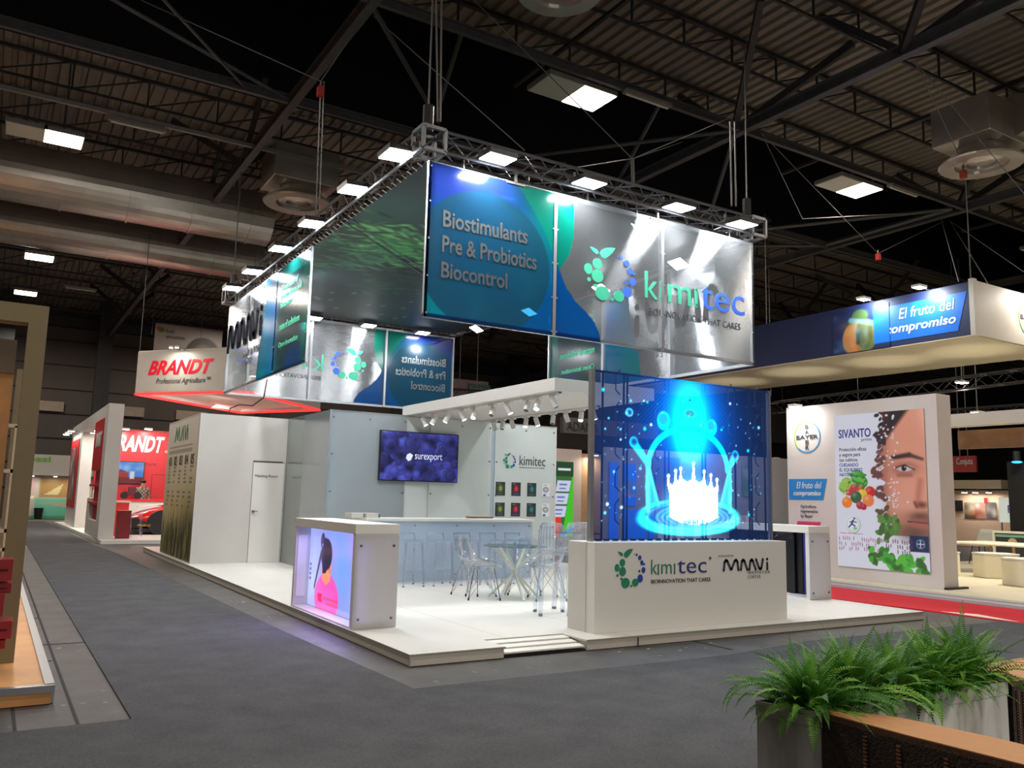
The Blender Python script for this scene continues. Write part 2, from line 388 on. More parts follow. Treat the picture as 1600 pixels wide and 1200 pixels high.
# =================================================================== floor
def carpet_mat():
    m = mat('charcoal_carpet', (86, 86, 88), .95, noise=.12, nscale=3, bump=.5, bscale=500, spec=.1)
    nt = m.node_tree; b = nt.nodes['Principled BSDF']
    tc = nt.nodes.new('ShaderNodeTexCoord'); n = nt.nodes.new('ShaderNodeTexNoise'); n.inputs['Scale'].default_value = 90; n.inputs['Detail'].default_value = 8
    nt.links.new(tc.outputs['Object'], n.inputs['Vector'])
    mx = nt.nodes.new('ShaderNodeMix'); mx.data_type = 'RGBA'; mx.blend_type = 'OVERLAY'; mx.inputs[0].default_value = .55
    src = b.inputs['Base Color'].links[0].from_socket
    nt.links.new(src, mx.inputs[6]); nt.links.new(n.outputs['Fac'], mx.inputs[7]); nt.links.new(mx.outputs[2], b.inputs['Base Color'])
    return m
def concrete_mat():
    m = mat('worn_concrete', (66, 62, 58), .6, noise=.3, nscale=2.5, bump=.15, bscale=20)
    nt = m.node_tree; b = nt.nodes['Principled BSDF']
    tc = nt.nodes.new('ShaderNodeTexCoord'); v = nt.nodes.new('ShaderNodeTexNoise'); v.inputs['Scale'].default_value = 9; v.inputs['Detail'].default_value = 6
    nt.links.new(tc.outputs['Object'], v.inputs['Vector'])
    r = nt.nodes.new('ShaderNodeValToRGB'); r.color_ramp.elements[0].position = .66; r.color_ramp.elements[1].position = .74
    r.color_ramp.elements[0].color = (0, 0, 0, 1); r.color_ramp.elements[1].color = (1, 1, 1, 1)
    nt.links.new(v.outputs['Fac'], r.inputs['Fac'])
    mx = nt.nodes.new('ShaderNodeMix'); mx.data_type = 'RGBA'; mx.inputs[7].default_value = (.19, .175, .16, 1)
    src = b.inputs['Base Color'].links[0].from_socket
    nt.links.new(r.outputs['Color'], mx.inputs[0]); nt.links.new(src, mx.inputs[6]); nt.links.new(mx.outputs[2], b.inputs['Base Color'])
    return m
carpet = carpet_mat(); conc = concrete_mat()
st(B(-40, -30, -.12, 70, 50, -.006).build('floor', conc))
cp = MB().prism([(-2.3, -.78), (-30, -.78), (-30, -25), (8.34, -25), (8.34, -.55), (4.5, -.55), (3.0, -.78), (-.32, -.78), (-.42, 2), (-.62, 14), (-.8, 17.5), (-1.1, 34), (-2.3, 34)], (0, 0, -.006), X, Y, Z, .012)
tag(cp.build('aisle_carpet', carpet), 'charcoal aisle carpet running past the white stand', 'carpet')
slot = mat('dark_floor_slot', (5, 5, 5), .8)
for i, (x0, y0, x1, y1) in enumerate(((-2.61, -.78, -2.59, 14), (-2.95, -.78, -2.93, -.02), (-2.72, 2.35, -2.3, 2.375), (-2.72, 4.2, -2.6, 4.22), (-2.72, 1.5, -2.62, 1.52), (3.3, -.55, 3.33, 0.0))):
    st(B(x0, y0, -.007, x1, y1, -.003).build('trim_%d' % (i+1), slot))
scrap = mat('white_tape_scrap', (190, 186, 178), .7)
tp = MB()
for i in range(26):
    if i < 14: x, y = rng.uniform(-.35, -.02), rng.uniform(-.7, 5)
    elif i < 20: x, y = rng.uniform(2.0, 3.4), rng.uniform(-.45, -.05)
    else: x, y = rng.uniform(-2.55, -2.32), rng.uniform(-.7, 6)
    w, h = rng.uniform(.008, .05), rng.uniform(.005, .015)
    tp.box(x, y, -.0055, x+w, y+h, -.002)
tag(tp.build('tape_scraps', scrap), 'scattered scraps of pale tape stuck to the bare concrete strips', 'litter', kind='stuff')

# =================================================================== roof
deckm = mat('corrugated_roof_sheet', (114, 107, 95), .6, noise=.12, nscale=.7)
void = mat('black_void_roof', (30, 32, 36), .95, spec=0.05)
def deck(x0, x1, y0, y1, z, per=.27):
    b = MB(); x = x0; prof = []
    while x < x1:
        prof += [(x, z), (x+per*.5, z), (x+per*.58, z+.07), (x+per*.92, z+.07)]; x += per
    n = len(prof)
    for px_, pz in prof: b.v.append((px_, y0, pz))
    for px_, pz in prof: b.v.append((px_, y1, pz))
    for i in range(n-1): b.f.append((i, i+1, n+i+1, n+i))
    return b
st(deck(-20, 62, -22, 6.95, 10.5).build('ceiling', deckm))
st(deck(-20, 62, 12.2, 44, 10.6).build('ceiling', deckm))
st(B(-20, 6.95, 10.5, 62, 7.0, 14.6).build('ceiling', void)); st(B(-20, 12.15, 10.6, 62, 12.2, 14.6).build('ceiling', void))
st(B(-20, 6.9, 14.6, 62, 12.3, 14.7).build('ceiling', void))
hw = mat('concrete_hall_wall', (84, 76, 70), .85, noise=.10, nscale=.5)
hwd = mat('dark_hall_wall', (40, 37, 35), .9, noise=.15, nscale=.4)
st(B(-30, 41.5, -.1, 70, 41.8, 10.7).build('wall_back', hw))
st(B(55, -30, -.1, 55.3, 42, 11).build('wall_right', hwd))
for i in range(7):
    zz = 1.4+i*1.25
    st(B(-30, 41.44, zz, 55, 41.5, zz+.03).build('trim_%d' % (20+i), hwd))
st(B(-30, 40.9, 9.6, 60, 41.4, 10.1).build('roof_edge_beam', steeld))
b = MB()
for k in range(16):
    xa = -8+k*3.6
    b.bar((xa, 41, 7.4 if 0 else 10.1), (xa+1.8, 41, 11), .1, .1).bar((xa+1.8, 41, 11), (xa+3.6, 41, 10.1), .1, .1)
st(b.build('wall_bracing', steeld))
for x in (-3.2, 1.0, 9.0, 17, 25, 33, 41): st(B(x-.32, 38.5, 0, x+.32, 39.2, 11).build('hall_column', steeld))
for i, x in enumerate((-1.2, 2.6, 5.8)):
    wd = thing('window_%d' % (i+1), '', 'window', (x, 41.4, 5.3)); del wd['label']; del wd['category']; st(wd)
    B(x-.8, 41.3, 5.25, x+.8, 41.42, 5.75).build('window_glass', mat('lit_strip_window', (150, 135, 118), .4, noise=.1), wd)
# main frame: lower chords on an 8 x 4 m grid with web members up to the deck
def ibeam(p0, p1, w, h, name='roof_chord', m=steel):
    b = MB(); p0, p1 = Vector(p0), Vector(p1)
    b.bar(p0+Vector((0, 0, h/2)), p1+Vector((0, 0, h/2)), w, .03).bar(p0-Vector((0, 0, h/2)), p1-Vector((0, 0, h/2)), w, .03).bar(p0, p1, .025, h)
    return st(b.build(name, m))
for x in (1.1, 9.08, 17.05, 25.0):
    ibeam((x, -14, 9), (x, 41, 9), .16, .20)
for y in (4.55, 8.6): ibeam((-20, y, 9), (60, y, 9), .09, .14)
for y in (4.55, 8.6): st(MB().tube((-20, y+.14, 9.16), (60, y+.14, 9.16), .03, 6).build('roof_pipe', steell))
for x in (1.1, 9.08, 17.05, 25):
    b = MB()
    for y in (-10.6, -6.8, -2.9, 1.0, 4.75): b.bar((x, y, 9), (x+1.3, y-1.9, 10.45), .12, .14).bar((x, y, 9), (x-1.3, y-1.9, 10.45), .12, .14).bar((x, y, 9), (x, y+1.6, 10.45), .10, .12)
    for y in (12.4, 16.4, 20.4, 24.4, 28.4, 32.4): b.bar((x, y, 9), (x+1.3, y+1.9, 10.45), .12, .14).bar((x, y, 9), (x-1.3, y+1.9, 10.45), .12, .14).bar((x, y, 9), (x, y-1.6, 10.45), .10, .12)
    st(b.build('roof_web_members', steeld))
# the long raking struts crossing the void
for a, c, r in (((1.16, 4.75, 9), (3.86, 7.8, 9.0), .05), ((1.1, 8.65, 9), (2.0, 6.95, 10.6), .07), ((3.8, 7.9, 9), (3.9, 6.95, 10.6), .05), ((9.0, 8.5, 9), (9.1, 6.95, 10.6), .05),
                ((9.0, 4.6, 9), (13.2, 9.8, 8.9), .05), ((16.9, 4.8, 9), (13.2, 9.8, 8.9), .05), ((9.05, 4.7, 9), (6.0, 8.6, 9), .04), ((16.9, 4.8, 9.0), (16.9, 8.7, 9), .06), ((17, 8.6, 9), (13.1, 12.3, 9.2), .05), ((9.1, 8.6, 9), (13.1, 12.3, 9.2), .05),
                ((-6.5, 6.9, 10.3), (1.1, 8.65, 9), .04), ((-3.7, 3.9, 9.0), (.2, 8.6, 9), .03)):
    st(MB().tube(a, c, r, 6).build('roof_strut', steel))
# joists under the deck, running along X
def joist(y, z1, dep, x0, x1, sp=1.25):
    b = MB().bar((x0, y, z1), (x1, y, z1), .09, .07).bar((x0, y, z1-dep), (x1, y, z1-dep), .05, .05)
    x = x0; k = 0
    while x < x1-sp:
        b.bar((x, y, z1-dep), (x, y, z1), .035, .035)
        b.bar((x, y, z1-dep), (x+sp, y, z1), .03, .03)
        x += sp; k += 1
    return st(b.build('roof_joist', steeld))
for y in (5.9, 4.0, 2.1, .2, -1.7, -3.6): joist(y, 10.42, .55, -8, 50)
for y in (12.6, 14.8, 17.0, 19.2, 21.4, 24, 27, 30, 34, 38): joist(y, 10.5, .6, -10, 50, 1.5)
for x in (5.1, 13.1, 21): st(MB().bar((x, -14, 9.75), (x, 6.9, 9.75), .07, .07).build('roof_cross_tie', steeld))
# cables and rigging bridles
cab = mat('steel_wire_rope', (100, 100, 98), .5, .4)
def cable(pts, r=.009): st(MB().path(pts, r, 5).build('rigging_cable', cab))
cable([at(220, 0, 'z', 9), at(501, 127, 'y', 6.0), at(560, 40, 'z', 9.0)])
cable([at(501, 127, 'y', 6.0), at(493, 345, 'y', 6.4)], .012); cable([at(506, 127, 'y', 6.0), at(498, 345, 'y', 6.4)], .012)
cable([at(583, 25, 'z', 9), at(820, 235, 'y', 2.5)]); cable([at(735, -5, 'z', 9), at(988, 248, 'y', 2.6), at(1066, 222, 'z', 9)])
cable([at(988, 248, 'y', 2.6), at(989, 290, 'y', 2.5)], .03)
cable([at(988, 248, 'y', 2.6), at(820, 275, 'y', 2.6)]); cable([at(988, 248, 'y', 2.6), at(1150, 180, 'z', 9)])
cable([at(1190, 208, 'z', 9), at(1254, 342, 'y', 6), at(1480, 330, 'z', 9)]); cable([at(1190, 208, 'z', 9), at(1372, 396, 'y', 6), at(1476, 345, 'z', 9)])
cable([at(1429, 95, 'z', 9), at(1508, 262, 'y', 2.0)]); cable([at(1429, 95, 'z', 9), at(1600, 302, 'y', 1.0)])
cable([at(1484, 345, 'z', 9), at(1548, 450, 'y', 3)]); cable([at(1484, 345, 'z', 9), at(1600, 425, 'y', 3)]); cable([at(1470, 340, 'z', 9), at(1498, 440, 'y', 3)])
for k, (a, c) in enumerate((((681, -20), (684, 190)), ((690, -20), (688, 190)), ((1141, 190), (1143, 322)), ((1148, 190), (1150, 322)))):
    cable([at(*a, 'y', 2.4), at(*c, 'y', 2.4)], .014)
for k, (px_, py_) in enumerate(((501, 138), (1505, 268), (1372, 398))):
    q = at(px_, py_, 'y', 6 if k != 1 else 2)
    h = thing('chain_hoist', ['red hook block hanging on wires above the left truss', 'red hook block below the round air outlet at upper right', 'small red hook block hanging high above the dark blue fascia'][k], 'hoist', q)
    B(q.x-.05, q.y-.05, q.z-.14, q.x+.05, q.y+.05, q.z+.02).build('hook_block', mat('red_hoist', (150, 40, 28), .5), h)
    MB().tube(q+Vector((0, 0, .02)), q+Vector((0, 0, .12)), .02).build('shackle', cab, h)
q = at(1142, 190, 'y', 4.6)

# ducts and air outlets
duct = mat('galvanised_duct', (176, 170, 160), .32, .75, noise=.12, nscale=2)
def ductrun(name, y, z, r, x0, x1, label, x=None):
    d = thing(name, label, 'duct', (x0, y, z))
    MB().tube((x0, y, z), (x1, y, z), r, 32).build('duct_body', duct, d, smooth=False)
    k = x0+.6
    while k < x1:
        MB().tube((k, y, z), (k+.05, y, z), r+.025, 32).build('duct_joint', duct, d); k += 1.5
    return d
ductrun('air_duct', 16.0, 8.95, .72, -9, 2.7, 'wide galvanised air duct high on the left, nearest of the pair')
ductrun('air_duct', 20.4, 8.9, .62, -9, 3.6, 'galvanised air duct behind and below the wider duct on the left')
ductrun('air_duct', 1.2, 9.0, .42, 12.9, 26, 'galvanised air duct entering the square outlet box at upper right')
def outlet(c, label, s=1.):
    d = thing('air_outlet', label, 'air outlet', c); c = Vector(c)
    B(c.x-.75*s, c.y-.6*s, c.z+.35*s, c.x+.75*s, c.y+.6*s, c.z+1.15*s).build('outlet_box', duct, d, bevel=.02)
    MB().lathe([(.42*s, .35*s), (.5*s, .2*s), (.75*s, .05*s), (.8*s, 0), (.78*s, -.03*s), (.5*s, -.02*s), (.48*s, .04*s), (.28*s, .0), (.26*s, .06*s), (.1*s, .02*s)], c, 32).build('round_diffuser', duct, d, smooth=False)
outlet((2.3, 11.9, 8.15), 'round air outlet under its square box, above the left truss')
outlet((12.7, 1.75, 8.15), 'round air outlet under a square box at the upper right', .95)
outlet((3.15, 2.5, 8.75), 'round air outlet cut off by the top of the picture', .8)
st(B(-20, 11.25, 8.98, 8, 11.33, 9.06).build('cable_tray', steell))

# lamps on the roof grid
lampon = mat('hall_lamp_diffuser', (255, 226, 205), .4, emit=11)
lampoff = mat('hall_lamp_unlit', (190, 188, 175), .5)
def hall_lamp(x, y, z, lit, label, s=.36):
    d = thing('high_bay_lamp', label, 'lamp', (x, y, z), 'high bay lamps under the hall roof')
    B(x-s-.02, y-s-.02, z, x+s+.02, y+s+.02, z+.09).build('housing', steell, d)
    B(x-s, y-s, z-.015, x+s, y+s, z).build('diffuser', lampon if lit else lampoff, d)
    MB().tube((x, y, z+.09), (x, 4.6 if y < 6 else y, 9.0 if y < 6 else 10.6), .02, 6).build('hanger', steel, d)
    if lit: area_light('lamp_light', (x, y, z-.05), (x, y, 0), 190, .6, (1, .90, .79), d)
hall_lamp(5.6, 5.05, 8.85, 1, 'lit square high bay lamp nearest above the blue front panel')
hall_lamp(4.85, 5.05, 8.85, 0, 'unlit square high bay lamp left of the lit one near the top centre')
hall_lamp(13.6, 5.1, 8.85, 1, 'lit square high bay lamp over the gap right of the truss')
hall_lamp(12.85, 5.1, 8.85, 0, 'unlit square high bay lamp left of the lit one right of the truss')
hall_lamp(21.6, 5.0, 8.85, 0, 'unlit square high bay lamp at the right edge of the picture')
hall_lamp(-2.55, 12.9, 8.85, 1, 'lit high bay lamp at upper left, above the ducts')
hall_lamp(-3.25, 12.9, 8.85, 0, 'unlit high bay lamp at upper left beside the lit one')
hall_lamp(-2.6, 20.8, 8.1, 1, 'lit high bay lamp seen under the ducts at left')
hall_lamp(-2.75, 28.8, 8.6, 1, 'farthest lit high bay lamp, low at the left edge')
def tube_lamp(x, y, label):
    d = thing('tube_lamp', label, 'lamp', (x, y, 8.95), 'tube fittings clipped to the roof chords')
    f_ = B(x-.55, y-.07, 8.86, x+.55, y+.07, 8.93).build('fitting', steell, d); MB().tube((x-.5, y, 8.84), (x+.5, y, 8.84), .022, 8).build('tube', lampoff, f_)
    if y > 20: MB().tube((x, y, 8.92), (x, y, 10.6), .015, 6).build('hanger', steel, d)
tube_lamp(6.55, 4.5, 'unlit tube fitting on the chord right of the lamp pair at top centre')
tube_lamp(14.5, 4.55, 'unlit tube fitting on the chord right of the lamp pair beyond the truss')
tube_lamp(-1.3, 11.29, 'unlit tube fitting on the cable tray at upper left')
for x, y, l in ((-1.0, 28, 'tube fitting near the hall wall at left'),): tube_lamp(x, y, l)
# =================================================================== the white stand
PH = .1
def tile_mat():
    m = mat('white_floor_tiles', (212, 210, 203), .35, noise=.03, nscale=1.5)
    nt = m.node_tree; b = nt.nodes['Principled BSDF']; src = b.inputs['Base Color'].links[0].from_socket
    tc = nt.nodes.new('ShaderNodeTexCoord'); br = nt.nodes.new('ShaderNodeTexBrick'); br.offset = 0
    br.inputs['Scale'].default_value = 1; br.inputs['Brick Width'].default_value = 1.22; br.inputs['Row Height'].default_value = 2.44
    br.inputs['Mortar Size'].default_value = .004; br.inputs['Color1'].default_value = br.inputs['Color2'].default_value = (1, 1, 1, 1); br.inputs['Mortar'].default_value = (.45, .42, .38, 1)
    nt.links.new(tc.outputs['Object'], br.inputs['Vector'])
    mx = nt.nodes.new('ShaderNodeMix'); mx.data_type = 'RGBA'; mx.blend_type = 'MULTIPLY'; mx.inputs[0].default_value = 1
    nt.links.new(src, mx.inputs[6]); nt.links.new(br.outputs['Color'], mx.inputs[7]); nt.links.new(mx.outputs[2], b.inputs['Base Color'])
    return m
pf = thing('stand_platform', 'low white platform floor of the corner stand', 'platform', (0, 0, 0))
MB().prism([(0, 0), (.97, 0), (.97, .42), (1.9, .42), (1.9, 0), (7.47, 0), (7.47, 15), (0, 15)], (0, 0, .085), X, Y, Z, .015).build('deck_boards', tile_mat(), pf)
MB().prism([(.012, .012), (.958, .012), (.958, .43), (1.912, .43), (1.912, .012), (7.458, .012), (7.458, 14.98), (.012, 14.98)], (0, 0, 0), X, Y, Z, .085).build('platform_sides', mat('stand_edge_board', (188, 182, 170), .55, noise=.03), pf)
B(-.004, -.004, 0, .006, .006, .1).build('corner_trim', alu, pf)
B(2.55, -.003, 0, 2.556, .0115, .085).build('board_joint', ink, pf)
rp = thing('entrance_ramp', 'slatted entry ramp cut into the front of the white platform', 'ramp', (1.43, .2, 0))
B(.975, .02, 0, 1.895, .415, .012).build('ramp_base', black, rp)
for k, (y0, z) in enumerate(((.03, .04), (.16, .06), (.29, .08))):
    b = MB().prism([(y0, z-.012), (y0+.1, z-.002), (y0+.1, z+.013), (y0, z+.003)], (.975, 0, 0), Y, Z, X, .92); b.build('ramp_slat', floorw, rp)

# ---- front plinth with the see-through video wall
pl = thing('plinth', 'long white front plinth lettered with two company logos under the video wall', 'counter', (3.6, .48, PH))
B(2.18, .252, PH, 5.09, .716, 1.02).build('plinth_body', white, pl, bevel=.003)
B(2.172, .40, PH, 2.18, .71, 1.015).build('side_door', white2, pl)
text('lettering', 'k', (2.94, .250, .68), X, Z, .085, .155, kgreen, pl, bold=-.005)
strokes('lettering', [[(.05, 0), (.05, 1)]], .009, (3.04, .250, .68), X, Z, .04, .10, kgreen, pl)
text('lettering', 'm', (3.085, .250, .68), X, Z, .15, .105, kgreen, pl, bold=-.005)
strokes('lettering', [[(.05, 0), (.05, 1)]], .009, (3.275, .250, .68), X, Z, .04, .10, kgreen, pl)
text('lettering', 'tec', (3.32, .250, .678), X, Z, .44, .14, inkb, pl, bold=-.005)
text('registered_mark', '®', (3.80, .250, .82), X, Z, .035, .035, inkb, pl)
text('lettering', 'BIOINNOVATION THAT CARES', (2.94, .250, .582), X, Z, .88, .042, ink, pl)
logo(pl, (2.44, .250, .545), X, Z, .42, .41, kgreen, kblue)
strokes('lettering', MAAVI, .0155, (4.03, .250, .695), X, Z, .74, .115, ink, pl)
text('lettering', 'powered by', (3.95, .250, .845), X, Z, .24, .03, mat('pale_lettering', (150, 147, 143), .5), pl)
text('lettering', 'INNOVATION\nCENTER', (4.42, .250, .595), X, Z, .37, .085, mat('mid_grey_lettering', (130, 127, 124), .5), pl, space=1.6)

A = Art(2.77, 1.86, 92, (8, 18, 40))
A.glow(1.3, .95, 1.1, .9, (0, 56, 150), .62, 2.4)
A.mix(((np.sin((A.X*.9-A.Y)*120) > .3)).astype(float)*np.exp(-((A.X-1.35)/.7)**2-((A.Y-1.5)/.5)**2), (0, 84, 210), .5)
A.glow(1.42, 1.42, .50, .62, (0, 120, 255), .95, 2.2); A.glow(1.42, 1.38, .30, .50, (0, 235, 255), 1., 3.); A.glow(1.42, 1.25, .22, .30, (10, 255, 255), 1., 3.)
def stroke(pts, r, col, a=1., soft=.03):
    for p, q in zip(pts[:-1], pts[1:]): A.cap(p[0], p[1], q[0], q[1], r, col, a=a, soft=soft)
# dish with ripples
A.ell(1.42, .28, .70, .165, (0, 70, 150), soft=.05, a=.8)
rr_ = np.sqrt(((A.X-1.42)/.735)**2+((A.Y-.28)/.18)**2)
A.mix(A.sd(abs(rr_-1)*.18-.012-.035*np.clip((.28-A.Y)*5.5, 0, 1), .025), (30, 255, 255), 1.)
for r in (.30, .38, .46, .60): A.ring(1.47, .26, r+.10, (r+.10)*.25, .008, (70, 215, 255), .7)
# orb
stroke([(1.40+.625*math.cos(t), .82+.475*math.sin(t)) for t in np.linspace(.0, PI, 44)], .030, (0, 240, 255))
for xo, xi, s in ((.775, .93, -1), (2.06, 1.905, 1)):
    A.poly([(xo-.02, .84), (xo+.03, .84), (xi, .39), (xo, .35)], (0, 200, 245), .7)
    stroke([(xo, .84), (xo+s*.01, .60), (xo+s*-.0, .34)], .026, (60, 255, 255)); stroke([(xo, .84), (xi, .40)], .016, (60, 255, 255))
A.cap(.775, .86, .585, 1.06, .04, (0, 230, 255), .045, soft=.03); A.ell(.565, 1.09, .062, .062, (20, 190, 240)); A.ell(.57, 1.095, .042, .038, (10, 60, 130), soft=.04)
A.cap(2.03, .84, 2.14, .98, .035, (0, 230, 255), .045, soft=.03); A.ell(2.16, 1.01, .06, .065, (20, 190, 240)); A.ell(2.16, 1.02, .042, .038, (10, 60, 130), soft=.04)
for cx, cyy, rx, ry in ((1.01, 1.36, .10, .108), (1.77, 1.33, .085, .098)):
    A.ell(cx, cyy, rx, ry, (0, 225, 255)); A.ell(cx-.01, cyy+.02, rx*.78, ry*.7, (20, 150, 190), soft=.05)
A.ell(1.42, 1.475, .085, .045, (40, 130, 150), soft=.04); A.ell(1.42, 1.63, .02, .014, (20, 80, 120))
A.ell(.50, 1.42, .055, .048, (70, 200, 230)); A.ell(.50, 1.42, .036, .03, (10, 60, 120), soft=.03)
# crown
A.glow(1.47, .42, .44, .30, (70, 225, 255), .9, 4)
tips = [(1.08, .75), (1.19, .81), (1.27, .84), (1.47, .91), (1.64, .82), (1.75, .78), (1.85, .73)]
dips = [(1.135, .62), (1.225, .66), (1.37, .67), (1.56, .665), (1.70, .615), (1.80, .60)]
prof = [(1.10, .27), (1.10, .52)]
for i, (x, z) in enumerate(tips):
    prof += [(x-.018, z-.12), (x-.010, z-.03), (x+.010, z-.03), (x+.018, z-.12)]
    if i < 6:
        d_ = dips[i]; n_ = tips[i+1]; prof += [(x+.03, d_[1]+.03), d_, (n_[0]-.03, d_[1]+.03)]
prof += [(1.86, .52), (1.865, .27), (1.70, .20), (1.47, .175), (1.25, .20)]
A.poly(prof, (255, 255, 255))
for x, z in tips: A.ell(x, z-.02, .024, .024, (240, 255, 255)); A.ell(x, z-.02, .012, .010, (150, 210, 220))
for x in (1.2, 1.29, 1.47, 1.63, 1.75, 1.83): A.ell(x, .565-.1*abs(x-1.47), .024, .035, (150, 232, 232), soft=.03)
for k in range(60):
    x = rng.uniform(1.20, 1.75); A.cap(x, .19, x, .20+rng.uniform(.0, .05), .004, (0, 100, 170), a=.7)
for k in range(190):
    x, z = rng.uniform(.12, 2.6), rng.uniform(.2, 1.7)
    if .8 < x < 2.0 and z < 1.25 and rng.random() < .8: continue
    r = rng.uniform(.004, .009) if rng.random() < .88 else rng.uniform(.012, .024)
    A.ell(x, z, r, r*.9, [(90, 200, 255), (0, 210, 220), (190, 230, 255)][k % 3], soft=.012, a=.9)
vw = thing('video_wall', 'see-through video wall on the front plinth showing a glowing water crown', 'screen', (3.68, .49, 1.02))
A.panel('led_glass', (2.31, .47, 1.022), X, Z, art_mat('led_glass', 'led', 2.0), vw)
for x, w in ((2.272, .045), (5.083, .02)): B(x, .46, 1.02, x+w, .52, 2.885).build('post', alu, vw)
b = MB()
for x in (2.45, 2.75, 2.80, 3.36, 3.42, 3.95, 4.0, 4.50, 4.74, 4.78, 5.02): b.box(x, .50, 1.022, x+.018, .515, 2.88)
b.box(2.31, .50, 2.86, 5.08, .515, 2.882)
b.build('module_frame', dark, vw)
b = MB()
for x in (2.72, 3.30, 4.48, 4.95):
    for k in range(5):
        z = 1.2+k*.36; b.path([(x, .53, z), (x-.05, .54, z+.05), (x-.05, .54, z+.22), (x, .53, z+.28)], .007)
b.build('data_cable', black, vw)
b = MB()
for k in range(22): b.box(2.38+k*.124, .50, 1.022, 2.44+k*.124, .53, 1.045)
b.build('connector_row', black, vw)
area_light('video_wall_light', (3.68, .44, 1.85), (3.68, -2, 1.2), 14, 1.9, (.25, .7, 1), vw, sy=1.2)

# ---- hollow counters with light inside
def counter(name, x0, x1, y0, y1, z1, face, label):
    c = thing(name, label, 'counter', ((x0+x1)/2, (y0+y1)/2, PH)); s = .06
    fx = x0 if face < 0 else x1
    B(x0-.006, y0-.006, z1-.10, x1+.006, y1+.006, z1).build('counter_top', white, c, bevel=.003)
    b = MB().box(x0, y0, PH, x0+.035, y0+s, z1-.1).box(x1-.035, y0, PH, x1, y0+s, z1-.1)
    b.box(x0, y1-s, PH, x1, y1, z1-.1).box(x0+.035, y0, PH, x1-.035, y0+s, PH+.06).box(x0+.035, y0, z1-.16, x1-.035, y0+s, z1-.1)
    b.box(x0, y0+s, PH, x1, y1-s, PH+.02)
    b.build('counter_frame', white, c)
    ep = B(x0, y0-.012, PH+.01, x1, y0-.002, z1-.11).build('end_panel', clear_mat('frosted_end_panel', (200, 200, 215), .1, .2, .8, (232, 230, 230)), c)
    bolts('bolt', [(x, y0-.012, z) for x in (x0+.06, x1-.06) for z in (PH+.1, z1-.22)], (0, -1, 0), boltm, ep, .014)
    return c
rc = counter('reception_counter', .024, .507, 1.449, 3.455, 1.155, -1, 'white reception counter with a purple-lit screen of a woman seen from behind')
A = Art(1.88, .93, 110, (150, 150, 235)); A.grad((160, 146, 240), (140, 158, 244)); A.cloud(.30, 60, .16, ((190, 150, 240), (130, 165, 252), (176, 180, 255)))
A.glow(.15, .3, .25, .4, (196, 214, 255), .8); A.glow(1.15, .5, .25, .5, (110, 170, 252), .7)
A.ell(.66, .14, .40, .27, (255, 84, 190), soft=.03); A.glow(.66, .12, .25, .1, (196, 120, 230), .6)
A.poly([(.48, .34), (.47, .50), (.74, .52), (.77, .34), (.62, .28)], (246, 150, 116)); A.ell(.70, .50, .085, .13, (250, 158, 122), soft=.03); A.ell(.735, .47, .026, .05, (226, 120, 96))
A.ell(.61, .63, .185, .18, (38, 30, 66), soft=.02); A.ell(.46, .78, .07, .09, (38, 30, 66)); A.ell(.56, .77, .05, .05, (44, 34, 70)); A.poly([(.44, .62), (.50, .40), (.62, .42), (.68, .55), (.66, .68)], (38, 30, 66)); A.ell(.46, .73, .012, .02, (196, 190, 230))
for k in range(13): A.ell(.43-.016*k, .64-.034*k, .034-.0012*k, .03, (48, 36, 72) if k % 2 else (62, 46, 86), soft=.012)
A.rect(.36, .12, .56, .15, (255, 60, 90), .0); A.rect(.56, .115, 1.06, .15, (255, 60, 110), .6); A.rect(.66, .065, 1.06, .095, (255, 70, 110), .6)
for k in range(4): A.rect(.03, .30+k*.055, .10, .33+k*.055, (60, 50, 130), .7); A.rect(.16, .38+k*.03, .18, .39+k*.03, (80, 70, 150), .6)
A.panel('screen', (.20, 3.39, .125), -Y, Z, art_mat('purple_screen', 'screen', 1.0), rc)
B(.215, 1.515, .12, .235, 3.395, 1.05).build('screen_back', black, rc)
B(.05, 3.385, .22, .16, 3.393, .95).build('paper_sheet', mat('white_paper', (235, 232, 226), .7), rc)
text('lettering', '90%', (.196, 3.0, .20), -Y, Z, .15, .10, mat('red_screen_text', (255, 40, 70), .5, emit=.8), rc, bold=.02)
area_light('screen_light', (.10, 2.45, .98), (.12, 2.45, .1), 6, 1.6, (.50, .42, 1), rc, sy=.08)
area_light('screen_spill', (-.0, 2.4, .55), (-1.2, 2.3, .0), 9, 1.2, (.50, .42, 1), rc, sy=.5)
rc2 = counter('display_counter', 6.99, 7.45, 1.449, 3.455, 1.155, 1, 'white open-frame display counter standing right of the long front plinth')
A = Art(1.9, .95, 60, (70, 66, 150)); A.cloud(.3, 20, .3, ((60, 90, 200), (110, 80, 180)))
A.panel('screen', (7.43, 1.51, .12), Y, Z, art_mat('dim_screen', 'screen', .5), rc2)
B(7.40, 1.9, .12, 7.425, 3.39, 1.05).build('screen_back', dark, rc2)
b = MB()
for k in range(4): b.box(7.36, 1.56+k*.46, .12, 7.40, 1.66+k*.46, 1.05)
b.build('rack_post', dark, rc2)
for k in range(5): MB().path([(7.3, 1.7+k*.3, 1.05), (7.28, 1.66+k*.3, .98), (7.3, 1.75+k*.3, .95)], .01).build('loose_cable', black, rc2)
area_light('counter_light', (7.2, 2.4, 1.04), (7.2, 2.4, .1), 3, 1.5, (.6, .55, 1), rc2, sy=.1)

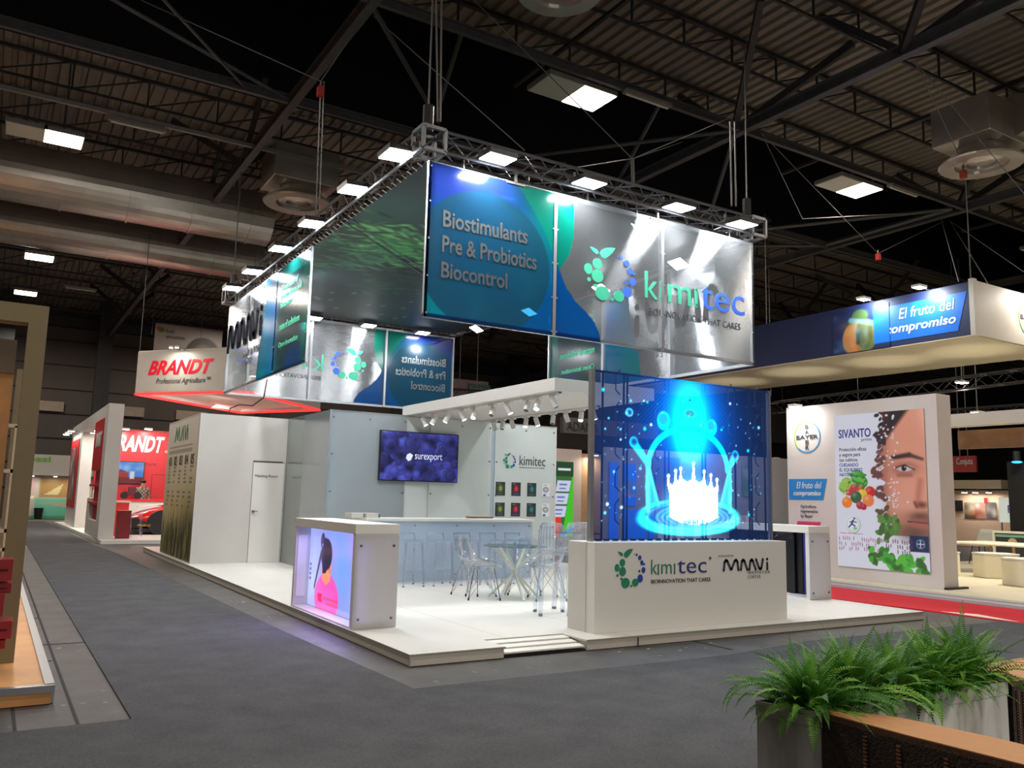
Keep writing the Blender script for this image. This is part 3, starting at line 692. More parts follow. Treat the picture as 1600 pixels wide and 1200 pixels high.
# ---- meeting room block
mr = thing('meeting_room', 'white walled meeting room block with a printed grass panel on its side', 'room block', (2.5, 11.5, PH))
B(.075, 9.83, PH, 1.99, 13.1, 2.92).build('block_wall', white2, mr)
B(1.99, 9.83, PH, 6.5, 9.93, 2.92).build('block_wall', white2, mr)
A = Art(3.2, 2.76, 55, (176, 172, 160)); A.grad((186, 168, 104), (226, 226, 220))
A.glow(1.9, .85, 1.2, .35, (205, 185, 120), .8); A.glow(.8, .1, 1.3, .45, (45, 50, 26), .9); A.glow(2.9, .2, 1.0, .75, (30, 40, 32), .9)
for k in range(170):
    x0 = rng.uniform(0, 3.2); h = rng.uniform(.3, 1.25)*(1-.6*rng.random()); x1 = x0+rng.uniform(-.35, .35); c = [(40, 48, 18), (78, 84, 30), (24, 30, 14), (150, 140, 70)][k % 4]
    A.cap(x0, -.05, (x0+x1)/2, h*.6, .034, c, .022); A.cap((x0+x1)/2, h*.6, x1, h, .022, c, .003)
for k in range(5):
    for j in range(9):
        w = rng.uniform(.16, .34); z = (1.78-.075*j) if j < 5 else (1.28-.09*(j-5))
        if rng.random() < .85: A.rect(.30+k*.58, z, .30+k*.58+w, z+.03, (90, 88, 84), .8)
for z in (2.22, 2.14, 2.10): A.rect(.25, z, 2.7, z+.022, (95, 93, 90), .7)
A.panel('printed_panel', (.070, 13.05, PH+.02), -Y, Z, art_mat('print', 'print'), mr)
strokes('lettering', [[(0, 0), (.1, 1), (.2, .1), (.3, 1), (.4, 0)], [(.5, 0), (.6, 1), (.7, 0)], [(.75, 1), (.85, 0), (.95, 1)], [(1, 0), (1, .7)]], .022, (.066, 12.25, 2.48), -Y, Z, 1.35, .27, kgreen, mr)
for k in range(5): text('lettering', '0%d' % (k+1), (.066, 12.72-k*.58, 1.96), -Y, Z, .30, .2, ink, mr)
b = MB()
b.box(1.12, 9.822, PH, 1.125, 9.83, 2.03).box(1.74, 9.822, PH, 1.745, 9.83, 2.03).box(1.12, 9.822, 2.03, 1.745, 9.83, 2.036).box(1.12, 9.815, 2.04, 1.70, 9.83, 2.06)
b.build('door_gap', ink, mr)
d1 = B(1.127, 9.818, PH+.005, 1.738, 9.83, 2.028).build('door', white, mr)
B(1.15, 9.77, 1.06, 1.19, 9.818, 1.10).build('door_handle', boltm, d1); B(1.15, 9.765, 1.075, 1.25, 9.78, 1.09).build('door_handle', boltm, d1)
d2 = B(1.80, 9.818, PH+.005, 2.4, 9.83, 2.028).build('door', white, mr)
MB().tube((2.02, 9.818, 1.08), (2.02, 9.76, 1.08), .022).build('door_handle', boltm, d2)
text('lettering', 'Meeting Room', (1.17, 9.814, 1.73), X, Z, .44, .065, ink, mr)
text('lettering', 'Info', (1.86, 9.814, 1.73), X, Z, .11, .06, ink, mr)

cbl = MB().path([(1.12, 9.2, 3.6), (1.1, 9.3, 3.25), (.95, 9.5, 3.1), (.75, 9.7, 3.12), (.62, 9.85, 3.05), (.6, 9.95, 2.92)], .012, 6).build('power_cable', black); tag(cbl, 'black power cable drooping from the left banner onto the meeting room block', 'cable')
# ---- partition behind the bar
pw = thing('partition_wall', 'long partition of grey acrylic panels behind the bar', 'partition', (4.1, 7.4, PH))
B(1.80, 7.37, PH, 6.58, 7.44, 2.90).build('core_wall', mat('partition_white', (200, 205, 202), .5, noise=.01), pw)
B(1.755, 7.34, PH, 1.80, 8.75, 2.92).build('side_panel', acry, pw)
B(1.76, 8.75, PH, 1.785, 9.82, 2.92).build('clear_panel', clear_mat('side_clear_panel', (205, 212, 212), .25, .1, .25, (180, 184, 182)), pw)
B(1.745, 7.325, PH, 1.775, 7.345, 2.925).build('edge_profile', alu, pw)
for x0, x1 in ((1.78, 3.23), (3.72, 5.05), (5.13, 6.56)):
    apn = B(x0, 7.343, PH, x1, 7.352, 2.915).build('acrylic_panel', acry if x0 < 3.3 else mat('spotlit_acrylic', (196, 204, 200), .25, noise=.01, coat=.3), pw)  # right-hand panels: paler copy of the grey, spotlight wash put into the colour
    bolts('bolt', [(x, 7.343, z) for x in (x0+.04, x1-.04) for z in (.25, .9, 1.5, 2.15, 2.8)]+[((x0+x1)/2, 7.343, 2.8)], (0, -1, 0), boltm, apn, .016)
B(5.055, 7.35, PH, 5.125, 7.362, 2.9).build('joint_strip', mat('blue_grey_strip', (160, 178, 186), .3), pw)
B(6.56, 7.335, PH, 6.585, 7.45, 2.92).build('edge_profile', white, pw)
B(1.75, 7.33, 2.915, 6.6, 7.45, 2.925).build('top_rail', alu, pw)
lg = thing('wall_logo', 'small green company logo high on the partition above the product cards', 'sign', (5.8, 7.33, 2.0))
logo(lg, (5.32, 7.340, 2.03), X, Z, .30, .31, kgreen, kblue)
text('lettering', 'kimitec', (5.70, 7.340, 2.11), X, Z, .62, .19, ink, lg)
text('lettering', 'BIOINNOVATION THAT CARES', (5.70, 7.340, 2.055), X, Z, .6, .022, kgreen, lg)
tv = thing('wall_television', 'flat television with blueberries on screen, hung on the grey partition', 'television', (3.49, 7.33, 1.7))
B(2.69, 7.27, 1.715, 4.28, 7.325, 2.62).build('tv_case', dark, tv)
A = Art(1.56, .875, 95, (20, 22, 60))
for k in range(150):
    r = rng.uniform(.07, .13); x, z = rng.uniform(0, 1.56), rng.uniform(0, .88); t = rng.uniform(.6, 1.1)
    A.ell(x, z, r, r*.95, (48*t, 52*t, 138*t), soft=.02); A.ell(x-r*.2, z+r*.25, r*.65, r*.55, (88*t, 96*t, 196*t), soft=.09, a=.75); 
    if k % 2: A.ring(x+r*.15, z+r*.1, r*.28, r*.25, .014, (26, 26, 72), .8, .012)
for k in range(7): A.glow(rng.uniform(.1, 1.5), rng.uniform(.1, .8), .1, .08, (12, 12, 34), .7)
A.panel('screen', (2.705, 7.268, 1.73), X, Z, art_mat('tv_screen', 'screen', .9), tv)
text('lettering', 'surexport', (3.38, 7.266, 2.08), X, Z, .56, .15, mat('screen_white_text', (200, 205, 235), .5, emit=.5), tv)
MB().prism([(0, 0), (.05, .02), (.09, .11), (.03, .15), (-.03, .12), (-.05, .05)], (3.25, 7.266, 2.08), X, Z, -Y, .003).build('flower_mark', MATS['screen_white_text'], tv)
names = [('green leaf', (92, 116, 50)), ('red fruit', (150, 40, 48)), ('teal plant', (34, 96, 96)), ('white round-seal', (222, 224, 226))]
for r, z in enumerate((1.50, 1.10)):
    for k, x in enumerate((5.165, 5.525, 5.895, 6.25)):
        nm, c = names[k]
        A = Art(.215 if k < 3 else .17, .265, 110, (40, 44, 48) if k < 3 else (224, 226, 228))
        if k < 3:
            A.glow(.11, .14, .07, .08, c, 1.); A.ell(.11, .14, .035, .05, tuple(min(255, q*1.4) for q in c), soft=.03); A.rect(.03, .02, .18, .05, (60, 90, 150) if k == 1 else (90, 96, 92), .7); A.rect(.03, .225, .1, .24, (180, 185, 185), .6)
        else:
            A.ring(.09, .14, .06, .05, .012, (60, 60, 66)); A.ring(.09, .14, .03, .025, .01, (60, 60, 66)); A.rect(.03, .01, .09, .05, (60, 90, 160)); A.rect(.03, .225, .12, .235, (90, 90, 90))
        c_ = thing('product_card', 'product card with a %s picture, %s row under the wall logo' % (nm, ('upper', 'lower')[r]), 'card', (x+.1, 7.33, z), 'product cards on the partition')
        A.panel('card_print', (x, 7.335, z), X, Z, MATS['print'], c_); B(x, 7.336, z, x+.2, 7.3425, z+.265).build('card_board', white, c_)
# ---- bar
bar = thing('bar_counter', 'long white bar counter with a bolted acrylic front behind the stools', 'bar', (3.2, 5.6, PH))
B(1.72, 5.38, 1.06, 4.80, 5.95, 1.10).build('bar_top', white, bar, bevel=.003)
B(1.76, 5.42, PH, 4.76, 5.90, 1.06).build('bar_body', mat('bar_front_board', (226, 232, 238), .4, noise=.01), bar)
af = B(1.75, 5.395, PH+.02, 4.77, 5.405, 1.055).build('acrylic_front', clear_mat('bar_acrylic', (240, 244, 248), .08, .06, .12, (220, 226, 234), fres=False), bar)
bolts('bolt', [(x, 5.395, z) for x in (1.85, 2.55, 3.3, 4.0, 4.7) for z in (.22, .62, .99)], (0, -1, 0), boltm, af, .013)
for k, x in enumerate((1.55, 1.80)):
    t = thing('storage_box', ('small white box on the left end of the bar', 'second small white box on the bar beside the first')[k], 'box', (x, 5.8, 1.10), 'white boxes on the bar')
    B(x, 5.55, 1.10 if k else 1.1, x+.22, 5.85, 1.17).build('box_body', white2, t); B(x+.19, 5.54, 1.105, x+.215, 5.55, 1.165).build('box_end', boltm, t)
tag(B(3.75, 5.75, 1.10, 4.2, 5.93, 1.13).build('serving_tray', mat('brown_tray', (120, 92, 66), .5, noise=.1), bevel=.01), 'flat brown tray lying on the right half of the bar', 'tray')
# bar stools
def bar_stool(label, x, y):
    s = thing('bar_stool', label, 'stool', (x, y, PH), 'clear bar stools along the bar')
    B(x-.155, y-.16, .76, x+.155, y+.16, .79).build('seat', clear, s, bevel=.008)
    b = MB()
    for sx in (-1, 1): b.bar((x+sx*.145, y+.14, .79), (x+sx*.14, y+.17, .88), .02, .02)
    b.bar((x-.15, y+.17, .88), (x+.15, y+.17, .88), .02, .03).build('back_rail', clear, s)
    for sx in (-1, 1):
        for sy in (-1, 1):
            lg_ = MB().tube((x+sx*.135, y+sy*.14, .76), (x+sx*.165, y+sy*.18, .115), .02, 6, .014).build('leg', clear, s)
            MB().tube((x+sx*.165, y+sy*.18, .115), (x+sx*.166, y+sy*.181, PH), .017, 8).build('foot', boltm, lg_)
    MB().bar((x-.15, y-.165, .36), (x+.15, y-.165, .36), .02, .03).build('footrest', clear, s)
    b = MB()
    for k in range(6): b.box(x-.125+k*.05, y-.162, .50, x-.119+k*.05, y-.158, .76)
    b.build('apron_rib', clear, s)
    return s
s0 = bar_stool('clear bar stool at the left end of the bar, next to the reception counter', 2.33, 5.08)
for k, x in enumerate((2.82, 3.28, 3.74, 4.20)):
    dup(s0, (x, 5.05-.025*k, PH), 0, ['clear bar stool second from the left along the bar', 'clear bar stool in the middle of the row of five', 'clear bar stool fourth from the left along the bar', 'clear bar stool at the right end of the bar'][k])
def ghost_stool(label, x, y, rz):
    s = thing('ghost_chair', label, 'stool', (0, 0, PH), 'clear high chairs beside the plinth')
    B(-.17, -.17, .80, .17, .17, .85).build('seat', clear, s, bevel=.012)
    for sx in (-1, 1):
        for sy in (-1, 1):
            lg_ = MB().bar((sx*.15, sy*.15, .80), (sx*.17, sy*.18, .13), .045, .045).build('leg', clear, s); B(sx*.17-.02, sy*.18-.02, PH, sx*.17+.02, sy*.18+.02, .13).build('foot', boltm, lg_)
    b = MB(); n = 12
    for i in range(n):
        a0, a1 = PI*i/n, PI*(i+1)/n
        for r0, z0, r1, z1 in ((.16, .85, .17, 1.0), (.17, 1.0, .16, 1.12), (.16, 1.12, .12, 1.17)):
            f = lambda r, a, z: (r*math.cos(a), .06+.13*math.sin(a), z)
            b.quad(f(r0, a0, z0), f(r0, a1, z0), f(r1, a1, z1), f(r1, a0, z1))
    o = b.build('backrest', clear, s, smooth=True); o.modifiers.new('solid', 'SOLIDIFY').thickness = .01
    s.location = (x, y, PH); s.rotation_euler = (0, 0, rz); return s
g0 = ghost_stool('tall clear chair nearest the camera at the left end of the plinth', 2.62, 1.66, -.4)
dup(g0, (3.15, 1.95, PH), -1.2, 'tall clear chair half hidden behind the left end of the plinth')
# glass table and shell chairs
tb = thing('glass_table', 'round glass table on a white starburst base in front of the bar', 'table', (3.05, 3.2, PH))
MB().lathe([(.0, -.006), (.448, -.006), (.45, 0), (.448, .006), (0, .006)], (3.05, 3.2, .80), 48).build('tabletop', clear_mat('table_glass', (190, 215, 210), .35, .03, .04, (150, 190, 180)), tb)
for k in range(3):
    a = k*2*PI/3+.35; d = Vector((math.cos(a), math.sin(a), 0))
    c = Vector((3.05, 3.2, .45)); MB().bar(c-d*.36+Vector((0, 0, -.35)), c+d*.33+Vector((0, 0, .34)), .028, .028).build('leg', white, tb)
    MB().bar(c+d*.36+Vector((0, 0, -.35)), c-d*.33+Vector((0, 0, .34)), .028, .028).build('leg', white, tb)
MB().ball((3.05, 3.2, .45), .04).build('hub', white, tb, smooth=True)
def shell_chair(label):
    s = thing('shell_chair', label, 'chair', (0, 0, PH), 'clear shell chairs around the glass table')
    # bucket: rows from front lip through seat to the top of the back
    rows = [(-.23, .43, .20, .02), (-.18, .45, .225, .035), (-.06, .435, .235, .06), (.06, .43, .235, .09), (.14, .45, .235, .13), (.19, .54, .235, .12), (.225, .66, .215, .07), (.25, .76, .17, .03), (.255, .80, .10, .01)]
    b = MB(); n = 12
    for y, z, w, e in rows:
        for i in range(n+1):
            t = -1+2*i/n; b.v.append((w*t, y-(abs(t)**2.5)*e*(.9 if z > .5 else 0), z+PH+(abs(t)**2.5)*e*(1.1 if z < .5 else 0)))
    for r in range(len(rows)-1):
        for i in range(n): k = r*(n+1)+i; b.f.append((k, k+1, k+n+2, k+n+1))
    o = b.build('shell', clear, s, smooth=True); o.modifiers.new('solid', 'SOLIDIFY').thickness = .007; o.modifiers.new('sub', 'SUBSURF').levels = 1
    w = MB()
    for sx in (-1, 1):
        w.tube((sx*.12, -.16, .53), (sx*.12, .14, .53), .006, 6)
    w.tube((-.12, -.16, .53), (.12, -.16, .53), .006, 6).tube((-.12, .14, .53), (.12, .14, .53), .006, 6)
    for sx in (-1, 1):
        w.tube((sx*.12, -.1, .53), (sx*.22, .2, .13), .004, 5).tube((sx*.12, .1, .53), (sx*.22, -.2, .13), .004, 5)
    w.tube((-.1, .14, .53), (.22, .2, .13), .004, 5).tube((.1, .14, .53), (-.22, .2, .13), .004, 5)
    w.build('wire_brace', chrome, s)
    for sx in (-1, 1):
        for sy in (-1, 1):
            lg_ = MB().tube((sx*.11, sy*.13, .53), (sx*.23, sy*.21, .13), .0065, 6).build('leg', chrome, s); MB().tube((sx*.229, sy*.209, .135), (sx*.231, sy*.212, PH), .012, 8).build('foot', black, lg_)
    return s
c0 = shell_chair('clear shell chair left of the glass table, nearest the camera'); c0.location = (2.60, 3.28, PH); c0.rotation_euler = (0, 0, 1.15)
dup(c0, (2.72, 3.78, PH), .55, 'clear shell chair behind the left side of the glass table')
dup(c0, (3.45, 3.55, PH), -.6, 'clear shell chair behind the right side of the glass table')
dup(c0, (3.38, 2.88, PH), -1.9, 'clear shell chair on the near right side of the glass table')

# ---- canopy with track spotlights
cn = thing('canopy', 'white canopy beam over the bar area carrying track spotlights', 'canopy', (4.1, 5, 2.92))
B(3.20, 2.52, 2.925, 4.98, 7.5, 3.10).build('canopy_beam', white2, cn, bevel=.002)
def track(x, y0, y1, label):
    t = thing('light_track', label, 'light track', (x, (y0+y1)/2, 2.925))
    B(x-.018, y0, 2.90, x+.018, y1, 2.924).build('track_rail', white, t); B(x-.018, y0-.02, 2.898, x+.018, y0, 2.924).build('end_feed', boltm, t)
track(3.34, 2.60, 7.2, 'thin lighting track along the left edge of the canopy'); track(4.78, 3.6, 7.25, 'thin lighting track along the right edge of the canopy')
spot_glow = mat('spot_lens_lit', (255, 252, 240), .3, emit=14); spot_dark = mat('spot_lens_off', (60, 60, 60), .2)
def track_spot(x, y, dirv, lit, label):
    s = thing('track_spotlight', label, 'spotlight', (x, y, 2.90), 'white track spotlights under the canopy')
    B(x-.025, y-.09, 2.872, x+.025, y+.09, 2.899).build('adapter', white, s)
    p = Vector((x, y, 2.79)); d = Vector(dirv).normalized()
    MB().tube((x, y, 2.875), p, .009, 6).build('stem', boltm, s)
    hd_ = MB().tube(p-d*.07, p+d*.08, .042, 16).build('spot_head', white, s, bevel=.003)
    MB().tube(p+d*.078, p+d*.082, .036, 16).build('lens', spot_glow if lit else spot_dark, hd_)
    if lit: spot_light('spot_beam', p+d*.1, p+d, 15, 1.3, (1, .97, .9), s)
L1 = [(6.85, 1), (6.45, 1), (5.95, 1), (5.4, 1), (5.0, 1), (4.42, 0), (3.95, 1), (3.42, 0), (3.15, 1), (2.74, 0)]
for k, (y, lit) in enumerate(L1):
    dv = (-.35, .15 if k < 3 else -.25, -.75) if k % 3 else (.3, -.3, -.8)
    track_spot(3.34, y, dv, lit, '%s white spotlight on the left track, %s from the far end' % ('lit' if lit else 'turned-away', ORD[k]))
L2 = [(6.8, 0), (6.5, 0), (6.15, 0), (5.7, 1), (5.35, 1), (4.85, 0), (4.45, 0), (4.05, 1), (3.72, 1)]
for k, (y, lit) in enumerate(L2):
    track_spot(4.78, y, (-.25 if k % 2 else .2, -.2, -.8), lit, '%s white spotlight on the right track, %s from the far end' % ('lit' if lit else 'turned-away', ORD[k]))
# =================================================================== hanging truss ring with its printed panels
RX0, RX1, RY0, RY1, RZ0, RZ1 = 1.12, 6.94, 2.39, 12.70, 3.643, 5.645
TZ0, TZ1 = 5.74, 6.03
rg = thing('lighting_truss', 'rectangular aluminium lattice truss ring hanging over the white stand', 'truss', (4.03, 7.55, 5.74))
trm = mat('truss_aluminium', (118, 120, 124), .38, .8)
def truss(p0, p1, name='truss_beam', s=.27, r=.022, parent=None, m=None, bay=.28):
    p0, p1 = Vector(p0), Vector(p1); d = p1-p0; L = d.length; d.normalize(); n = Vector((-d.y, d.x, 0)); b = MB(); h = s/2
    cs = [n*h+Z*h, -n*h+Z*h, -n*h-Z*h, n*h-Z*h]
    for c in cs: b.tube(p0+c, p1+c, r, 6)
    k = int(L/bay)
    for i in range(k):
        a, e = p0+d*(L*i/k), p0+d*(L*(i+1)/k)
        for j in range(4):
            q, w = cs[j], cs[(j+1) % 4]
            if i % 2: q, w = w, q
            b.tube(a+q, e+w, r*.45, 4, cap=False)
    return b.build(name, m or trm, parent)
tz = (TZ0+TZ1)/2
for p0, p1 in (((RX0+.15, RY0, tz), (RX1-.15, RY0, tz)), ((RX0+.15, RY1, tz), (RX1-.15, RY1, tz)), ((RX0, RY0+.15, tz), (RX0, RY1-.15, tz)), ((RX1, RY0+.15, tz), (RX1, RY1-.15, tz))):
    truss(p0, p1, parent=rg)
for x in (RX0, RX1):
    for y in (RY0, RY1):
        b = MB()
        for z in (TZ0, TZ1):
            for q in ((-.15, -.15, .15, -.15), (.15, -.15, .15, .15), (.15, .15, -.15, .15), (-.15, .15, -.15, -.15)): b.bar((x+q[0], y+q[1], z), (x+q[2], y+q[3], z), .045, .045)
        for sx in (-.15, .15):
            for sy in (-.15, .15): b.bar((x+sx, y+sy, TZ0), (x+sx, y+sy, TZ1), .045, .045)
        b.build('corner_block', trm, rg)
for x, y in ((1.12, 2.45), (6.9, 2.45), (1.12, 12.6), (6.9, 12.6)):
    b = MB().tube((x, y, 6.05), (x, y, 6.40), .07, 10); h = thing('electric_hoist', {(1.12, 2.45): 'dark chain motor over the nearest corner of the truss ring', (6.9, 2.45): 'dark chain motor over the right front corner of the truss ring', (1.12, 12.6): 'dark chain motor over the far left corner of the truss ring', (6.9, 12.6): 'dark chain motor over the far right corner of the truss ring'}[(x, y)], 'hoist', (x, y, 6.05))
    b.build('motor_body', black, h); MB().tube((x, y, 6.4), (x, y, 9.0), .012, 6).build('chain', cab, h)
# forest canvas laced across the ring
def to_c(px, py):
    p = at(px, py, 'z', 5.73); return (RX1-p.x, p.y-RY0)
A = Art(RX1-RX0-.16, RY1-RY0-.16, 34, (34, 50, 50)); A.im[..., :3] = np.array((36, 50, 52))/255.
A.cloud(.35, 60, .9, ((20, 30, 30), (52, 76, 72), (30, 44, 46)))
g = to_c(600, 330); A.glow(g[0], g[1], .9, 1.2, (60, 104, 96), .8)
g = to_c(560, 480); A.glow(g[0], g[1], 1.6, 1.6, (70, 76, 74), .6)
def leaf_cluster(px, py, spread, n, cols, s=1.):
    cx, cyy = to_c(px, py)
    for k in range(n):
        x, y = cx+rng.normal(0, spread[0]), cyy+rng.normal(0, spread[1]); a = rng.uniform(-.9, .9)
        A.ell(x, y, .16*s*rng.uniform(.6, 1.3), .05*s*rng.uniform(.6, 1.3), cols[k % len(cols)], a, soft=.04, a=.85)
leaf_cluster(625, 370, (.42, .42), 120, ((110, 190, 116), (140, 214, 140), (60, 130, 80)))
leaf_cluster(640, 395, (.5, .5), 110, ((76, 160, 96), (50, 110, 72), (100, 186, 112)))
leaf_cluster(560, 400, (.5, .7), 70, ((50, 116, 86), (36, 84, 66), (64, 136, 98)), 1.2)
leaf_cluster(640, 440, (.4, .8), 50, ((34, 70, 52), (50, 96, 64)))
leaf_cluster(520, 380, (.3, .9), 40, ((34, 72, 60), (28, 54, 48)))
for k in range(16):
    x, y = to_c(rng.uniform(500, 650), rng.uniform(440, 505)); A.ell(x, y, .05, .09, (120, 136, 130), a=.8, soft=.04)
cv = A.panel('canvas_ceiling', (RX1-.08, RY0+.08, 5.72), -X, Y, art_mat('canvas', 'print', rough=.5))
tag(cv, 'dark forest-print canvas stretched as a ceiling inside the truss ring', 'canvas')
b = MB()
for k in range(60):
    y = RY0+.2+k*.167; b.bar((RX0+.09, y, 5.715), (RX0+.02, y+.01, 5.75), .012, .012)
for k in range(34):
    x = RX0+.2+k*.167; b.bar((x, RY1-.09, 5.715), (x, RY1-.02, 5.75), .012, .012)
b.build('lacing', mat('white_lace', (210, 210, 210), .6), cv)
b = MB(); b.tube((1.2, 5.3, 5.70), (5.1, 8.8, 5.70), .012, 6).tube((1.2, 5.5, 5.70), (5.0, 8.9, 5.70), .012, 6); b.build('seam_cord', mat('canvas_cord', (70, 78, 78), .6), cv)
sheet = art_mat('multiwall_sheet', 'sheet')
def side_banner(kind, O, U, label):
    O, U = Vector(O), Vector(U); N = U.cross(Z); Wd = 5.82; H = RZ1-RZ0
    t = thing('hanging_banner', label, 'banner', O+U*Wd/2, 'translucent panels hung under the truss ring')
    A = Art(Wd, H, 78, (128, 132, 134)); A.im[..., 3] = 0
    if kind == 'A':
        top = np.stack([np.full_like(A.X, 52), np.full_like(A.X, 84), np.full_like(A.X, 190)], 0)
        r = np.clip(A.X/2.3, 0, 1)*np.clip(A.Y/1.2, 0, 1)
        mk = A.m_poly([(0, 0), (0, H), (2.24, H), (2.26, 1.7), (2.25, 1.4), (2.18, 1.15), (2.02, .92), (2.12, .72), (2.3, .52), (2.48, .40), (2.62, .28), (2.72, .12), (2.74, 0)])
        A.mix(mk, (10, 108, 186), 1, 1)
        A.mix(mk*A.sd(-(A.Y-(1.45-.3*A.X)), .5), (46, 78, 188), 1.); 
        A.mix(mk*A.sd(-(A.X-1.35), .6)*A.sd(-(A.Y-.85), .7), (14, 140, 148), .95)
        A.mix(A.m_poly([(1.84, H), (2.24, H), (2.26, 1.7), (2.25, 1.4), (2.18, 1.15), (2.02, .92), (1.9, 1.15), (1.74, 1.45), (1.55, 1.7), (1.3, H)]), (14, 160, 132), .9, 1)
        A.mix(A.m_ell(.2, -.25, 1.0, .75, .2), (12, 168, 176), .9); A.rect(1.95, 0, 2.9, 0, (0, 0, 0), 0)
        A.mix(A.m_ell(.86, .83, .99, .93), (34, 96, 122), .9); A.mix(A.m_ell(.86, .83, .99, .93)*A.sd(A.X-1.0, 1.2), (34, 96, 146), .4)
        A.mix(A.m_poly([(1.94, .86), (2.02, .92), (2.12, .72), (2.3, .52), (2.48, .40), (2.62, .28), (2.72, .12), (2.74, 0), (1.94, 0)]), (10, 100, 186), 1, 1)
        A.rect(1.905, 0, 1.975, H, (22, 60, 110), .85); A.rect(0, 0, 2.74, .05, (20, 56, 120), .8)
    else:
        mk = A.m_poly([(2.75, 0), (2.8, .5), (3.0, 1.0), (3.12, 1.5), (3.1, H), (Wd, H), (Wd, 0)])
        A.mix(mk, (34, 74, 78), 1, 1)
        A.mix(mk*A.sd(A.X-4.0, .25), (10, 128, 178), 1); A.mix(mk*A.sd(A.X-3.35, .3)*A.sd(A.Y-.8, .8), (40, 150, 150), .7)
        A.mix(mk*A.m_ell(3.7, 1.3, .2, .35, soft=.2), (40, 110, 200), .7)
        A.mix(A.sd(5.5-A.X, .1), (20, 130, 110), .8); A.mix(A.m_ell(5.1, .1, .5, .3, soft=.2)*mk, (24, 80, 160), .8); A.rect(4.1, 1.75, 5.7, H, (20, 150, 140), .7)
    A.panel('sheet', O+N*.025, U, Z, sheet, t)
    fr = MB()
    for z in (.02, H-.02): fr.bar(O+Z*z, O+U*Wd+Z*z, .04, .05)
    for u in (.02, Wd-.02): fr.bar(O+U*u, O+U*u+Z*H, .04, .05)
    fr.build('frame', alu, t)
    for u in (1.94, 3.88): MB().bar(O+U*u, O+U*u+Z*H, .05, .07).build('mullion', alu, t)
    for u in (.03, 1.90, 1.98, 3.84, 3.92, 5.79):
        for z in (.05, .52, 1.0, 1.48, 1.94): MB().tube(O+U*u+Z*z+N*.026, O+U*u+Z*z+N*.036, .013, 6).build('bolt', alu, t)
    for u in (.5, 1.5, 2.5, 3.4, 4.4, 5.3): MB().bar(O+U*u+Z*H, O+U*u+Z*(H+.13), .015, .03).build('hook', boltm, t)
    P = O+N*.018; m1 = mat('mirror_lettering', (140, 148, 152), .2, .8)
    if kind == 'A':
        for k, (s, w, h) in enumerate((('Biostimulants', 1.27, .22), ('Pre & Probiotics', 1.42, .22), ('Biocontrol', .97, .21))): text('lettering', s, P+U*.22+Z*(1.18-.33*k), U, Z, w, h, m1, t, bold=.02, depth=.014)
        logo(t, P+U*2.44+Z*.60, U, Z, .93, .80, kgreen2, kblue2, .014)
        z0 = .76
        text('lettering', 'k', P+U*3.54+Z*z0, U, Z, .25, .40, kgreen2, t, depth=.014); strokes('lettering', [[(.5, 0), (.5, 1)]], .026, P+U*3.84+Z*(z0+.02), U, Z, .04, .25, kgreen2, t, .014)
        text('lettering', 'm', P+U*3.99+Z*z0, U, Z, .46, .28, kgreen2, t, depth=.014); strokes('lettering', [[(.5, 0), (.5, 1)]], .026, P+U*4.54+Z*(z0+.02), U, Z, .04, .25, kgreen2, t, .014)
        text('lettering', 'tec', P+U*4.66+Z*z0, U, Z, .94, .36, kblue2, t, depth=.014); text('registered_mark', '®', P+U*5.58+Z*(z0+.30), U, Z, .09, .09, kblue2, t)
        text('lettering', 'BIOINNOVATION THAT CARES', P+U*3.6+Z*.52, U, Z, 1.9, .105, ink, t, depth=.014)
    else:
        strokes('lettering', MAAVI, .062, P+U*.2+Z*.95, U, Z, 2.75, .52, mat('matt_black_lettering', (26, 26, 30), .95, spec=.05), t, .03)
        text('lettering', 'INNOVATION\nCENTER', P+U*1.6+Z*.42, U, Z, 1.3, .32, ink, t, space=1.6, depth=.014)
        gt = mat('green_lettering', (60, 190, 150), .45)
        text('lettering', 'Generation of\nbiostimulants and\nbiocontrol', P+U*4.2+Z*1.2, U, Z, 1.2, .45, gt, t, depth=.014); text('lettering', 'natural solutions', P+U*4.2+Z*.78, U, Z, 1.2, .14, gt, t, bold=.01, depth=.014); text('lettering', 'Open innovation', P+U*4.2+Z*.42, U, Z, 1.15, .14, gt, t, bold=.01, depth=.014)
    return t
side_banner('A', (RX0, RY0, RZ0), X, 'front banner of the truss ring, blue print at left, green and blue logo at right')
side_banner('A', (RX1, RY1, RZ0), -X, 'far banner of the truss ring whose logo and words are seen in reverse')
side_banner('M', (RX0, RY1, RZ0), -Y, 'left banner of the truss ring with large zigzag lettering on bare sheet')
side_banner('M', (RX1, RY0, RZ0), Y, 'right banner of the truss ring, teal print seen in reverse below the front banner')
flood = mat('floodlight_glass', (255, 255, 255), .3, emit=22, ecol=(240, 246, 255))
